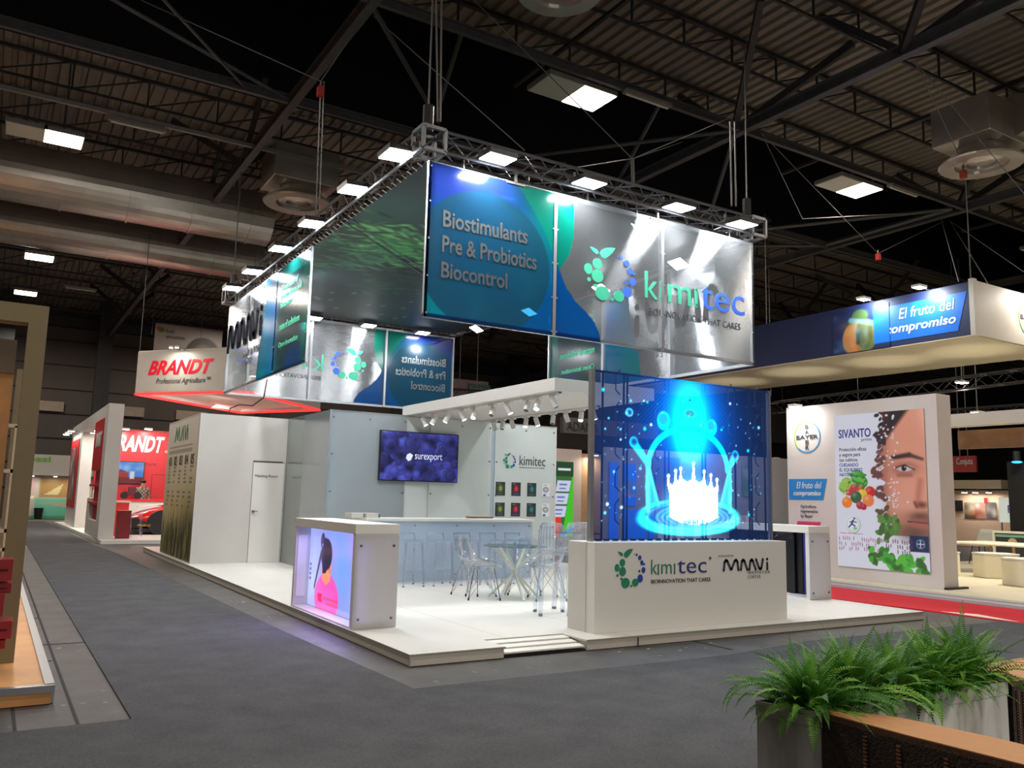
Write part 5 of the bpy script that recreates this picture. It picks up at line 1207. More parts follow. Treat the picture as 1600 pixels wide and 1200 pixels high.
A.cap(1.48, .885, 1.86, .865, .012, (92, 44, 40), soft=.02); A.cap(1.58, .83, 1.86, .80, .035, (178, 98, 88), soft=.06); A.cap(1.55, .93, 1.86, .90, .02, (160, 92, 80), soft=.05)
def pleaf(x, y, r, c, a=0): A.ell(x, y, r, r*.62, c, a); A.cap(x-r*.8*math.cos(a), y-r*.8*math.sin(a), x+r*.8*math.cos(a), y+r*.8*math.sin(a), .003, tuple(min(255, v*1.25) for v in c), a=.7)
for k in range(70):
    y = rng.uniform(.62, 2.85); e = float(np.interp(y, A.Y[:, 0], edge[:, 0])); x = e+rng.uniform(-.11, .03)
    c = (60, 44, 48) if y > 2.3 else ((110, 70, 66) if y > 1.2 else ((96, 74, 54) if y > .95 else (72, 120, 52)))
    pleaf(x, y, rng.uniform(.04, .075), c, rng.uniform(-1.5, 1.5))
for k in range(60):
    y = rng.uniform(1.0, 2.8); e = float(np.interp(y, A.Y[:, 0], edge[:, 0])); x = e+abs(rng.normal(0, .2)); s = rng.uniform(.012, .032)
    A.poly([(x-s, y), (x+rng.uniform(-s, s)*.3, y+s), (x+s, y+s*rng.uniform(-.4, .4)), (x, y-s*.8)], (226, 222, 230))
for k in range(26): pleaf(rng.uniform(.85, 1.3), rng.uniform(.45, .95), rng.uniform(.05, .09), [(78, 130, 50), (96, 140, 60), (66, 100, 44)][k % 3], rng.uniform(-1.5, 1.5))
A.rect(1.50, .36, PW, .64, (34, 40, 84))
for k in range(34):
    for j in range(3):
        if rng.random() < .62: x = .05+k*.045; y0 = .30+j*.09+rng.uniform(0, .03); A.cap(x, y0, x+.0, y0+.05, .009, (170+k, 110, 160) if k < 20 else (110, 70, 90))
for k in range(60):
    x = rng.uniform(.72, PW); A.ell(x, rng.uniform(-.02, .26)+(.12 if x < 1.1 else 0), rng.uniform(.06, .1), rng.uniform(.04, .06), [(70, 170, 50), (90, 190, 60), (50, 130, 40), (60, 100, 44)][k % 4], rng.uniform(-1.5, 1.5))
A.ring(1.70, .50, .075, .075, .012, (120, 190, 190)); A.cap(1.64, .50, 1.76, .50, .008, (230, 230, 240)); A.cap(1.70, .44, 1.70, .56, .008, (230, 230, 240))
# fruit
for x, y, r, c in ((.25, 1.56, .12, (150, 190, 70)), (.17, 1.48, .10, (130, 176, 60)), (.50, 1.66, .15, (70, 160, 60)), (.58, 1.58, .12, (60, 140, 50)), (.42, 1.72, .09, (96, 180, 70)), (.30, 1.42, .10, (206, 44, 70)), (.42, 1.48, .08, (206, 50, 60)), (.55, 1.46, .08, (210, 60, 50)), (.74, 1.40, .11, (206, 44, 36)), (.58, 1.36, .10, (240, 190, 50)), (.44, 1.30, .12, (60, 96, 60)), (.70, 1.24, .12, (240, 130, 70)), (.24, 1.20, .11, (246, 130, 40)), (.52, 1.15, .08, (190, 40, 70)), (.60, 1.12, .06, (170, 30, 60))):
    A.ell(x, y, r, r*.95, c); A.glow(x-r*.3, y+r*.35, r*.4, r*.35, (255, 255, 240), .35)
for k in range(40): A.ell(.2+rng.normal(0, .06), 1.52+rng.normal(0, .06), .022, .022, (160, 200, 84)); A.ell(.50+rng.normal(0, .08), 1.64+rng.normal(0, .07), .03, .02, (50, 130, 46) if k % 2 else (110, 190, 80), rng.uniform(0, 3))
A.ell(.36, .79, .165, .165, (176, 176, 184)); A.ell(.35, .80, .155, .155, (236, 238, 240)); A.ring(.35, .80, .125, .125, .006, (120, 160, 120)); A.cap(.36, .86, .33, .80, .018, (50, 50, 130)); A.cap(.33, .80, .40, .76, .013, (50, 50, 130)); A.cap(.33, .80, .27, .74, .013, (50, 50, 130)); A.cap(.36, .85, .43, .83, .009, (50, 50, 130)); A.cap(.36, .85, .29, .83, .009, (50, 50, 130)); A.ell(.39, .90, .018, .02, (50, 50, 130)); A.ell(.40, .72, .04, .02, (110, 190, 80))
A.panel('poster_print', (XW-.022, 3.76, .33), -Y, Z, art_mat('backlit_print', 'screen', .66), lb)
B(XW-.02, 1.90, .33, XW-.001, 3.76, .33+PHH).build('light_box_frame', alu, lb)
bk = mat('poster_blue_text', (40, 50, 140), .5); gk = mat('poster_grey_text', (70, 70, 96), .5)
PO = Vector((XW-.026, 3.76, .33))
text('lettering', 'SIVANTO', PO-Y*.10+Z*2.42, -Y, Z, .70, .17, bk, lb, bold=.02); text('lettering', 'prime', PO-Y*.60+Z*2.33, -Y, Z, .22, .075, gk, lb)
text('lettering', 'Protección eficaz\ny segura para\ntus cultivos.', PO-Y*.10+Z*1.97, -Y, Z, .60, .27, gk, lb, bold=.012); text('lettering', 'CUIDANDO\nEL EQUILIBRIO\nNATURAL.', PO-Y*.10+Z*1.69, -Y, Z, .50, .25, bk, lb, bold=.012)
text('lettering', 'el futuro del compromiso', PO-Y*.07+Z*.60, -Y, Z, .5, .04, mat('pink_text', (190, 120, 150), .5), lb)
def cross_logo(y, z, r, parent, name, mm, col1, col2, s='BAYER', Uv=-Y, xx=XW-.004, O=None):
    O = O or Vector((xx, y, z)); Nn = Uv.cross(Z); b = MB()
    g = MB(); bl = MB(); n = 40
    for i in range(n):
        a, c = 2*PI*i/n, 2*PI*(i+1)/n; tgt = g if (PI*.25 < a < PI*1.25) else bl
        tgt.prism([(r*math.cos(a), r*math.sin(a)), (r*math.cos(c), r*math.sin(c)), (r*.93*math.cos(c), r*.93*math.sin(c)), (r*.93*math.cos(a), r*.93*math.sin(a))], O, Uv, Z, Nn, .004)
    g.build(name+'_ring', col1, parent); bl.build(name+'_ring', col2, parent)
    text('lettering', s, O-Uv*r*.82-Z*r*.13, Uv, Z, r*1.64, r*.26, mm, parent, bold=.01, depth=.006)
    for k, ch in enumerate(s):
        if k != 2: text('lettering', ch, O-Uv*r*.13+Z*(r*.52-k*r*.33), Uv, Z, r*.26, r*.26, mm, parent, bold=.01, depth=.006)
lgreen = mat('ring_green', (130, 200, 60), .5); lblue = mat('ring_blue', (40, 140, 200), .5)
cl = thing('cross_emblem', 'round green and blue cross-lettered emblem on the white poster wall', 'emblem', (XW, 4.42, 2.9)); cross_logo(4.42, 2.82, .32, cl, 'emblem', ink, lgreen, lblue)
bl_ = mat('sky_blue_panel', (22, 120, 190), .5)
bt = thing('blue_sticker', 'blue slanted sticker with white Spanish slogan low on the white poster wall', 'sticker', (XW, 4.4, 1.57))
MB().prism([(0, 0), (.83, 0), (.93, .42), (0, .42)], (XW-.002, 4.90, 1.56), -Y, Z, -X, .004).build('sticker_face', bl_, bt)
text('lettering', 'El fruto del', (XW-.007, 4.70, 1.79), -Y, Z, .60, .13, white, bt, shear=.2); text('lettering', 'compromiso', (XW-.007, 4.78, 1.62), -Y, Z, .66, .12, white, bt, shear=.2, bold=.02)
text('lettering', 'Agricultura\nregenerativa\nby Bayer', (XW-.006, 4.62, 1.19), -Y, Z, .42, .28, gk, bt)
MB().prism([(0, 0), (.55, 0), (.58, .075), (.02, .075)], (XW-.002, 4.72, 1.06), -Y, Z, -X, .004).build('pink_band', mat('pink_band', (190, 50, 100), .5), bt)
MB().prism([(0, 0), (.54, 0), (.56, .07), (.01, .07)], (XW-.002, 4.73, .975), -Y, Z, -X, .004).build('plum_band', mat('plum_band', (96, 60, 86), .5), bt)
MB().prism([(0, 0), (.52, 0), (.54, .05), (.01, .05)], (XW-.002, 4.74, .915), -Y, Z, -X, .004).build('green_band', mat('sage_band', (120, 136, 110), .5), bt)
wl_ = small_lamp((XW-.22, 4.52, 3.42), 'bright arm lamp on top of the white poster wall', 'lamp over the emblem', 20, .12, arm=(.3, 0, .0), tgt=(.5, 0, -1), col=(1, .98, .94))

# ---- hanging fascia above it (dark blue print outside, cream underside)
HX = 13.62
hf = thing('hanging_fascia', 'long hanging fascia, dark blue outside with a slogan, cream underside', 'fascia', (15, 6, 5))
navy = mat('navy_fabric', (22, 34, 74), .5, noise=.04); cream = mat('cream_fabric', (206, 198, 176), .6)
B(HX, 2.6, 5.0, HX+.06, 14, 6.12).build('navy_face', navy, hf); B(HX, 2.55, 5.0, 24, 2.62, 6.15).build('end_face', signw, hf); B(HX-.02, 2.53, 4.98, HX+.12, 2.63, 6.18).build('corner_profile', signw, hf)
MB().prism([(HX, 2.6), (24, 2.6), (24, 3.5), (17.2, 3.5), (16.6, 14), (HX, 14)], (0, 0, 4.985), X, Y, Z, .02).build('underside', cream, hf)
o_ = Vector((HX-.003, 0, 0))
MB().prism([(0, 0), (2.08, 0), (2.30, .80), (.0, .80)], (HX-.002, 4.98, 5.13), -Y, Z, -X, .004).build('blue_band', mat('bright_blue_band', (14, 104, 206), .45), hf)
text('lettering', 'El fruto del', (HX-.008, 4.22, 5.60), -Y, Z, 1.28, .24, white, hf, shear=.2); text('lettering', 'compromiso', (HX-.008, 4.55, 5.24), -Y, Z, 1.62, .25, white, hf, shear=.2, bold=.02)
A = Art(1.5, 1.0, 40, (22, 34, 74)); A.ell(.75, .35, .45, .42, (104, 108, 56)); A.ell(.55, .30, .28, .36, (170, 104, 54)); A.ell(.75, .82, .22, .16, (60, 84, 48)); A.ell(.85, .4, .22, .36, (70, 78, 40)); A.cap(.5, .75, 1.1, .6, .06, (90, 140, 150)); A.cap(.72, .6, .68, .2, .05, (40, 52, 34)); A.cloud(.25, 30, .1, ((140, 150, 90), (50, 60, 30), (200, 140, 80)), (.3, 0, 1.1, .7)); A.cloud(.2, 12, .1, ((120, 170, 220),), (0, 0, .9, .9)); A.rect(1.1, .11, 1.5, .91, (14, 104, 206))
A.panel('printed_figure', (HX-.014, 5.95, 5.02), -Y, Z, MATS['print'], hf)
cross_logo(0, 0, .42, hf, 'emblem', ink, lgreen, lblue, Uv=X, O=Vector((15.75, 2.545, 5.62)))
for k, (y, l) in enumerate(((4.85, 'left'), (3.5, 'right'))): small_lamp((HX-.35, y, 6.12), '%s lamp lighting the blue slogan band on the hanging fascia' % l, 'lamps on the hanging fascia', 34, .14, (.85, .95, 1), tgt=(.6, 0, -1), arm=(.37, 0, .0))
small_lamp((15.6, 2.15, 6.2), 'lamp lighting the emblem at the right end of the hanging fascia', 'lamps on the hanging fascia', 40, .14, tgt=(0, .6, -1), arm=(0, .44, -.06))
for k, (x, y) in enumerate(((15.3, 3.6), (15.2, 5.6), (15.0, 8.0), (15.0, 10.5))): spot_light('underside_uplight', (x, y, 3.6), (x, y, 5), 34, 1.5, (1, .88, .66))
for x, y in ((HX+.03, 2.6), (HX+.03, 8), (23, 2.6)): MB().tube((x, y, 6.1), (x, y, 9.1), .012, 5).build('hanging_wire', cab, hf)
# dark lattice trusses below the fascia
bt_ = mat('black_truss', (60, 58, 56), .5, .5)
t1_ = truss((17, 12.0, 4.35), (20, -2.0, 5.2), 'far_truss', .32, .022, None, bt_, .35); tag(t1_, 'dark lattice truss seen just below the cream underside at right', 'truss')
t2_ = truss((24, 14, 4.6), (27.5, 0, 4.9), 'far_truss', .36, .03, None, bt_, .4); tag(t2_, 'second darker lattice truss farther back at right', 'truss')
t3_ = truss((8.8, 22, 5.35), (12.5, 20.2, 5.25), 'far_truss', .32, .022, None, bt_, .35); tag(t3_, 'lattice truss seen in the gap between the far and right ring panels', 'truss')
text('bay_letter', 'D', (23, 4.3, 5.6), -Y, Z, .5, .6, mat('bay_letter_grey', (96, 90, 84), .6), None); tag(bpy.data.objects['bay_letter'], 'large grey hall letter hanging under the trusses at right', 'letter')
small_lamp(tuple(at(1503, 598, 'x', 18.4)), 'round lamp on the dark truss below the fascia', 'lamps under the right trusses', 10, .16, arm=(0, 0, .5)); small_lamp(tuple(at(1527, 645, 'x', 22)), 'round lamp hanging beyond the top of the poster wall', 'lamps under the right trusses', 8, .18, arm=(0, 0, 10.4-at(1527, 645, 'x', 22).z))

# ---- lounge at the right edge
ch_ = thing('lounge_canopy', 'white portal beam with a wood band over the lounge at the right edge', 'canopy', (13, 0, 2.8))
B(12.4, -6, 3.02, 12.7, 2.6, 3.26).build('white_beam', white2, ch_); B(12.9, -6, 2.62, 13.0, 2.6, 2.98).build('wood_band', mat('walnut_band', (120, 84, 52), .5, noise=.2, nscale=4), ch_); B(12.4, -6, .095, 12.7, -5.7, 3.02).build('post', white2, ch_); MB().bar((12.55, 1, 3.05), (12.95, 1, 2.95), .03, .03).bar((12.55, -4, 3.05), (12.95, -4, 2.95), .03, .03).build('bracket', steell, ch_)
pouf = mat('cream_pouf', (226, 220, 196), .6)
def hex_pouf(x, y, r, h, label, rz=0):
    t = thing('hexagonal_pouf', label, 'pouf', (x, y, .095), 'cream hexagonal seats in the lounge')
    pts = [(r*math.cos(PI/3*i+rz), r*math.sin(PI/3*i+rz)) for i in range(6)]
    MB().prism(pts, (x, y, .095), X, Y, Z, h).build('seat_body', pouf, t, bevel=.02); MB().prism([(a*1.02, c*1.02) for a, c in pts], (x, y, .095+h), X, Y, Z, .03).build('seat_top', white, t)
hex_pouf(13.1, 1.55, .42, .46, 'cream hexagonal seat nearest the camera at the right edge', .3); hex_pouf(14.3, 2.75, .42, .46, 'cream hexagonal seat beside the splayed wooden leg'); hex_pouf(13.9, 1.0, .4, .46, 'cream hexagonal seat cut by the right edge of the picture', .5); hex_pouf(13.6, 3.6, .45, .46, 'cream hexagonal seat half hidden by the poster wall')
lt = thing('low_table', 'long cream low table on a slanted wooden leg behind the hexagonal seats', 'table', (15.6, 2.4, .095)); B(14.9, .6, .70, 16.3, 4.1, .75).build('tabletop', pouf, lt, bevel=.02)
for x, y, dx in ((15.0, 2.75, -.1), (16.2, .9, .1), (16.2, 3.9, .1), (15.0, .8, -.1)): MB().tube((x, y, .70), (x+dx, y-.06, .095), .03, 8, .018).build('leg', pine, lt)
def lounge_chair(x, y, c, label, fr=black):
    t = thing('lounge_chair', label, 'chair', (x, y, .095), 'chairs behind the low table'); m = mat('chair_%d_%d_%d' % c, c, .5)
    b = MB(); n = 8
    rows = [(-.24, .46, .22), (.0, .44, .25), (.20, .50, .25), (.26, .70, .23), (.30, .86, .17)]
    for yy, z, w in rows:
        for i in range(n+1): u = -1+2*i/n; b.v.append((x+yy, y+w*u, z+.095+abs(u)**3*(.05 if z < .6 else 0)))
    for r in range(4):
        for i in range(n): k = r*(n+1)+i; b.f.append((k, k+1, k+n+2, k+n+1))
    o = b.build('shell', m, t, smooth=True); o.modifiers.new('s', 'SOLIDIFY').thickness = .02
    for sx in (-1, 1):
        for sy in (-1, 1): MB().tube((x+sx*.15, y+sy*.15, .54), (x+sx*.22, y+sy*.22, .095), .012, 6).build('leg', fr, t)
for k, (x, y, c, l) in enumerate(((18.2, 5.2, (190, 190, 180), 'pale grey shell chair left of the others behind the low table'), (18.2, 4.2, (150, 140, 136), 'mauve-grey shell chair in the middle behind the low table'), (18.0, 2.9, (130, 140, 110), 'grey-green shell chair at the right edge behind the low table'), (21, 5.6, (40, 42, 42), 'black shell chair far behind the low table'), (21.2, 4.8, (150, 150, 30), 'lime shell chair far behind the low table'))): lounge_chair(x, y, c, l)
for k, (x, y) in enumerate(((16.9, 3.75), (16.9, 2.55))):
    t = thing('framed_crate', '%s cream-framed dark box with a round badge behind the low table' % ('left', 'right')[k], 'box', (x, y, .095), 'framed boxes behind the low table')
    B(x, y-.42, .095, x+.3, y+.42, .95).build('box_body', mat('slate_box', (46, 50, 50), .6), t); b = MB().bar((x-.01, y-.42, .3), (x-.01, y-.42, .97), .05, .05).bar((x-.01, y+.42, .3), (x-.01, y+.42, .97), .05, .05).bar((x-.01, y-.42, .95), (x-.01, y+.42, .95), .05, .08, (1, 0, 0)); b.build('cream_frame', pouf, t)
    MB().tube((x-.03, y, .72), (x-.01, y, .72), .1, 16).build('badge', mat('tan_badge', (190, 170, 130), .6), t); B(x-.012, y-.38, .84, x-.004, y+.38, .9).build('green_band', mat('mint_band', (130, 190, 170), .6), t)
# far stand wall
FX = 30
def P_(px, py, x=FX): return at(px, py, 'x', x)
fw_ = thing('far_stand', 'far cream stand wall with three round-cornered food pictures at the right', 'stand', (FX, 6, 0))
a, c = P_(1486, 826), P_(1578, 768)
B(FX, c.y, 0, FX+.2, a.y+6, P_(1500, 766).z).build('wall_board', mat('peach_wall', (206, 176, 150), .6), fw_); B(FX-.6, c.y, P_(1500, 766).z+.05, FX, a.y+6, P_(1500, 751).z).build('fascia', mat('beige_fascia', (176, 160, 132), .6), fw_)
for k, (p0_, p1_, c1, c2) in enumerate(((1508, 1524, (70, 60, 40), (190, 120, 80)), (1525, 1540, (160, 140, 130), (150, 70, 50)), (1542, 1557, (60, 60, 66), (180, 160, 150)))):
    a, c = P_(p0_, 810), P_(p1_, 785); A = Art(abs(a.y-c.y), c.z-a.z, 40, c1); A.cloud(.8, 14, .2, (c2, c1, (210, 200, 190))); o = A.panel('wall_picture', (FX-.03, a.y, a.z), -Y, Z, MATS['print'])
    tag(o, ['leftmost food picture with green sprigs on the far peach wall', 'middle food picture on the far peach wall', 'rightmost food picture on the far peach wall'][k], 'picture')
a, c = P_(1486, 798), P_(1505, 782); tag(B(FX-.12, c.y, a.z, FX-.03, a.y, c.z).build('dark_screen', black), 'switched-off dark screen on the far peach wall', 'screen')
a, c = P_(1539, 786), P_(1544, 778); tag(B(FX-.06, c.y, a.z, FX-.04, a.y, c.z).build('red_sign', red), 'tiny red square sign above the far pictures', 'sign')
a, c = P_(1562, 816, 28), P_(1582, 778, 28); o = B(28, c.y, a.z, 28.1, a.y, c.z).build('lit_poster', mat('pale_lit_panel', (225, 235, 225), .5, emit=.35)); MB().tube((28.05, a.y-.05, 0), (28.05, a.y-.05, a.z), .03, 6).build('stand_post', steell, o); tag(o, 'pale lit panel with a small blue mark beside the black drape', 'panel'); text('lettering', 'FL', (27.98, a.y*.35+c.y*.65, (a.z+c.z)/2-.1), -Y, Z, .35, .28, bk, o)
a, c = P_(1487, 738, 26), P_(1524, 712, 26); o = B(26, c.y, a.z, 26.1, a.y, c.z).build('red_fascia', mat('dull_red_fascia', (140, 40, 36), .6)); MB().tube((26.05, a.y-.3, c.z), (26.05, a.y-.3, 10.5), .02, 5).build('hanging_wire', cab, o); MB().tube((26.05, c.y+.3, c.z), (26.05, c.y+.3, 10.5), .02, 5).build('hanging_wire', cab, o); tag(o, 'dull red far fascia with small white script under the wood band', 'fascia'); text('lettering', 'o  Conjuta', (25.97, a.y, a.z+.2), -Y, Z, (a.y-c.y)*.9, .3, white2, o)
a, c = P_(1580, 850, 17), P_(1640, 720, 17); o = B(17, c.y, .095, 17.1, a.y, c.z).build('black_drape', mat('black_drape', (10, 10, 11), .95)); tag(o, 'tall black drape at the right edge behind the lounge', 'drape')
q = at(1589, 722, 'x', 16.8); bl2 = thing('blue_spotlight', 'small spotlight glowing blue at the right edge', 'spotlight', q); MB().tube(q, q+Vector((0, 0, .25)), .08, 12).build('lamp_body', black, bl2); MB().ball(q, .11, .11, .03).build('lens', mat('blue_glow', (40, 140, 255), .3, emit=3), bl2)
for k, px_ in enumerate((1507, 1524, 1545)): small_lamp(tuple(P_(px_, 770, 29.6)), 'tiny lamp along the top of the far peach wall, %s from the left' % ORD[k], 'lamps on the far peach wall', 7, .1, arm=(.4, 0, .35))
area_light('lounge_lamp_light', (14.5, 2.0, 4.5), (14, 2, 0), 200, 1.2, (1, .90, .70))
area_light('poster_wall_front_light', (7.6, 3.4, 3.4), (10.7, 3.2, 1.8), 7, 1.0, (1, .93, .88), None)

# =================================================================== stands behind, seen past and through the video wall
GY = 12.5
gs = thing('green_screen_stand', 'pale stand with a tall green and red screen between the partition and the video wall', 'stand', (11, GY, 0))
a, c = at(862, 860, 'y', GY), at(909, 703, 'y', GY)
B(a.x-.8, GY, 0, c.x, GY+.3, c.z).build('pale_frame', mat('pink_beige_frame', (196, 176, 164), .6), gs); d = at(922, 703, 'y', GY)
B(c.x, GY+.02, 0, d.x+.6, GY+.9, c.z-.1).build('wood_side', mat('warm_wood', (176, 134, 96), .5, noise=.08), gs); small_lamp((c.x+.35, GY-.2, c.z-.15), 'small downlight on the wooden side of the green screen stand', 'lamp of the green screen stand', 14, .07)
s0_, s1_ = at(866, 838, 'y', GY-.05), at(896, 722, 'y', GY-.05); w_ = s1_.x-s0_.x+.35; h_ = s1_.z-s0_.z
A = Art(w_, h_, 60, (70, 200, 40)); A.rect(0, h_*.80, w_, h_, (36, 72, 48)); A.poly([(0, h_*.8), (w_*.95, h_*.8), (w_*.62, 0), (0, 0)], (60, 110, 56)); A.rect(0, 0, w_*.58, h_*.28, (226, 60, 36)); A.rect(0, h_*.3, w_*.4, h_*.68, (220, 60, 40)); A.cap(w_*.6, .03, w_, .2, .06, (30, 150, 220))
for k in range(3): x_ = w_*(.42-.07*k); z_ = h_*(.60-.17*k); A.poly([(x_-.04, z_), (x_+.42, z_), (x_+.48, z_+h_*.145), (x_+.02, z_+h_*.145)], (206, 214, 240)); A.rect(x_+.08, z_+h_*.03, x_+.3, z_+h_*.045, (90, 100, 170)); A.rect(x_+.08, z_+h_*.08, x_+.34, z_+h_*.1, (90, 100, 170))
A.rect(w_*.45, h_*.88, w_*.9, h_*.91, (230, 240, 235))
A.panel('tall_screen', (s0_.x-.35, GY-.06, s0_.z), X, Z, art_mat('green_screen', 'screen', .8), gs)
rl = thing('black_railing', 'thin black railing in front of the green screen stand', 'railing', (9, 9, .1)); b = MB(); a, c = at(866, 832, 'y', 9), at(1000, 836, 'y', 9); b.tube(a, c, .015, 6)
for k in range(4): p_ = a.lerp(c, k/3); b.tube((p_.x, p_.y, 0), p_, .015, 6)
b.build('rail', black, rl)
ds = thing('dark_fascia', 'dark far fascia with pale lettering above the green screen stand', 'fascia', (13, 16, 4)); a, c = at(880, 676, 'y', 16), at(925, 655, 'y', 16)
B(a.x, 16, a.z-.0, c.x+3, 16.2, c.z).build('fascia_board', mat('grey_fascia', (88, 84, 84), .6), ds); text('lettering', 'ADAMA', (at(886, 672, 'y', 15.98).x, 15.98, at(886, 672, 'y', 15.98).z), X, Z, 1.3, .30, mat('dim_letters', (40, 38, 40), .6), ds)
ks = thing('far_name_sign', 'far pinkish fascia with a green framed name seen above the canopy beam', 'sign', (11, 21, 4.4)); a, c = at(706, 622, 'y', 21), at(763, 597, 'y', 21)
B(a.x, 21, a.z-.3, c.x, 21.3, c.z).build('fascia_board', mat('mauve_fascia', (108, 88, 84), .6), ks); q = at(732, 612, 'y', 20.97); B(q.x, 20.95, q.z-.05, q.x+.95, 20.98, q.z+.32).build('green_plate', mat('deep_green_plate', (20, 60, 52), .5), ks); text('lettering', 'kimitec', (q.x+.05, 20.94, q.z), X, Z, .85, .22, mat('sage_letters', (110, 140, 130), .5), ks)
# blue stand behind the video wall
VY = 8.6
bw2 = thing('blue_stand_wall', 'stand wall of blue, white and picture panels seen through the video wall', 'display wall', (12, VY+.1, 0))
a, c = at(930, 850, 'y', VY), at(1200, 715, 'y', VY)
B(a.x+.3, VY, 0, c.x+2.0, VY+.2, c.z).build('wall_board', mat('grey_stand_wall', (130, 128, 134), .6), bw2)
bb = mat('vivid_blue_panel', (20, 110, 235), .5, emit=.25)
def vp(px0, py0, px1, py1, m, nm, label, art=None, y=VY-.03):
    a, c = at(px0, py1, 'y', y), at(px1, py0, 'y', y)
    if art: A = Art(c.x-a.x, c.z-a.z, 30, art[0]); A.cloud(.7, 26, .16, art[1:]); o = A.panel(nm, (a.x, y, a.z), X, Z, MATS['far_screen'])
    else: o = B(a.x, y, 0 if nm == 'white_cube' else a.z, c.x, y+(.25 if nm == 'white_cube' else .03), c.z).build(nm, m)
    tag(o, label, 'panel')
vp(952, 722, 966, 842, bb, 'blue_poster', 'narrow vivid blue panel behind the left edge of the video wall'); vp(976, 726, 994, 790, bb, 'blue_poster', 'vivid blue panel behind the left drop of the video wall image'); vp(976, 796, 1010, 842, bb, 'blue_poster', 'low blue panel behind the rim of the glowing dish'); vp(1014, 806, 1022, 842, bb, 'blue_poster', 'narrow low blue panel beside the low blue one')
vp(976, 752, 992, 776, None, 'colour_picture', 'farm picture behind the video wall at left', ((190, 170, 120), (220, 200, 160), (90, 110, 160)));
vp(1020, 716, 1062, 790, None, 'colour_picture', 'pink and red flower picture behind the crown image', ((130, 80, 130), (190, 60, 90), (90, 100, 150), (80, 140, 90)))
vp(1160, 728, 1176, 775, None, 'colour_picture', 'green and grey picture behind the right part of the video wall', ((120, 140, 90), (160, 160, 150), (80, 110, 60)))
for k, px_ in enumerate((1040, 1058, 1084, 1100, 1142, 1166)): vp(px_, 806, px_+11, 842, white2, 'white_cube', 'small pale display block behind the video wall, %s from the left' % ORD[k], y=7.5)
vp(1204, 730, 1214, 815, mat('dark_menu_board', (34, 46, 46), .5), 'dark_board', 'dark lettered board seen right of the video wall', y=9.37); a = at(1200, 840, 'y', 9.4); B(a.x-1, 9.4, 0, a.x+3.2, 9.6, at(1200, 716, 'y', 9.4).z).build('cream_stand_wall', cream); tag(bpy.data.objects['cream_stand_wall'], 'cream lit wall behind the dark board right of the video wall', 'display wall')
text('lettering', 'ng\n\nNAITA\n\nactor', tuple(at(1205, 800, 'y', 9.36)), X, Z, .45, .9, white2, bpy.data.objects['dark_board'])
small_lamp(tuple(at(1212, 718, 'y', 8.8)), 'small warm lamp over the cream wall right of the video wall', 'lamp of the cream stand', 14, .09, (1, .85, .6), arm=(0, .62, -.02))
area_light('red_stand_fill', (2.6, 21.5, 4.0), (2.2, 24, .5), 130, 2.0, (1, .95, .9)); area_light('red_stand_fill', (3.0, 19.0, 4.0), (1.8, 20.5, .3), 90, 1.2, (1, .95, .9))  # fill lights without fittings, added to brighten the red car and its stand
area_light('blue_stand_light', (11.5, 7.0, 4.0), (11.5, 8.6, 1.2), 60, 1.5, (.95, .97, 1))
for nm, pts in (('far_name_sign', ((10.2, 21.1), (11.6, 21.1))), ('dark_fascia', ((at(880, 676, 'y', 16).x+.4, 16.1), (at(880, 676, 'y', 16).x+3, 16.1))), ('fair_banner', ((2.3, 33), (4.4, 33))), ('far_truss', ((17.22, 11.0), (19.46, .5))), ('far_truss.001', ((24.3, 13), (27.2, 1))), ('far_truss.002', ((9, 21.9), (12, 20.45)))):
    for x, y in pts: MB().tube((x, y, {'fair_banner': 8.3}.get(nm, 4.8)), (x, y, 10.6), .014, 5).build('hanging_wire', cab, bpy.data.objects[nm])
for x, y in ((13.4, 9), (18.7, 9)): pass
# dark far masses right of the ring
for k, (px0, py0, px1, py1, y) in enumerate(((1197, 640, 1232, 690, 24), (868, 640, 1000, 700, 24))):
    a, c = at(px0, py1, 'y', y), at(px1, py0, 'y', y); o = B(a.x, y, a.z, c.x, y+.3, c.z).tube((a.x+.3, y+.15, c.z), (a.x+.3, y+.15, 10.6), .03, 5).tube((c.x-.3, y+.15, c.z), (c.x-.3, y+.15, 10.6), .03, 5).build('far_board', mat('far_brown_board', (70, 62, 58), .8, noise=.3, nscale=.6)); tag(o, ['brown far sign board between the video wall and the poster wall', 'brown far sign board behind the left edge of the video wall'][k], 'sign')
# =================================================================== foreground: planter, ferns, honeycomb counters
pgrey = mat('stained_white_laminate', (176, 174, 168), .55, noise=.14, nscale=2.2)
def wood_streak(m):
    nt = m.node_tree; b = nt.nodes['Principled BSDF']; tc = nt.nodes.new('ShaderNodeTexCoord'); mp = nt.nodes.new('ShaderNodeMapping'); mp.inputs['Scale'].default_value = (9, 9, 1.1); mp.inputs['Rotation'].default_value = (0, .25, 0)
    n = nt.nodes.new('ShaderNodeTexNoise'); n.inputs['Scale'].default_value = 1.4; n.inputs['Detail'].default_value = 3
    nt.links.new(tc.outputs['Object'], mp.inputs[0]); nt.links.new(mp.outputs[0], n.inputs['Vector'])
    r = nt.nodes.new('ShaderNodeValToRGB'); r.color_ramp.elements[0].color = (.62, .58, .52, 1); r.color_ramp.elements[1].color = (1, 1, 1, 1); r.color_ramp.elements[0].position = .35; r.color_ramp.elements[1].position = .6
    nt.links.new(n.outputs['Fac'], r.inputs[0]); mx = nt.nodes.new('ShaderNodeMix'); mx.data_type = 'RGBA'; mx.blend_type = 'MULTIPLY'; mx.inputs[0].default_value = 1
    src = b.inputs['Base Color'].links[0].from_socket; nt.links.new(src, mx.inputs[6]); nt.links.new(r.outputs[0], mx.inputs[7]); nt.links.new(mx.outputs[2], b.inputs['Base Color'])
wood_streak(pgrey)
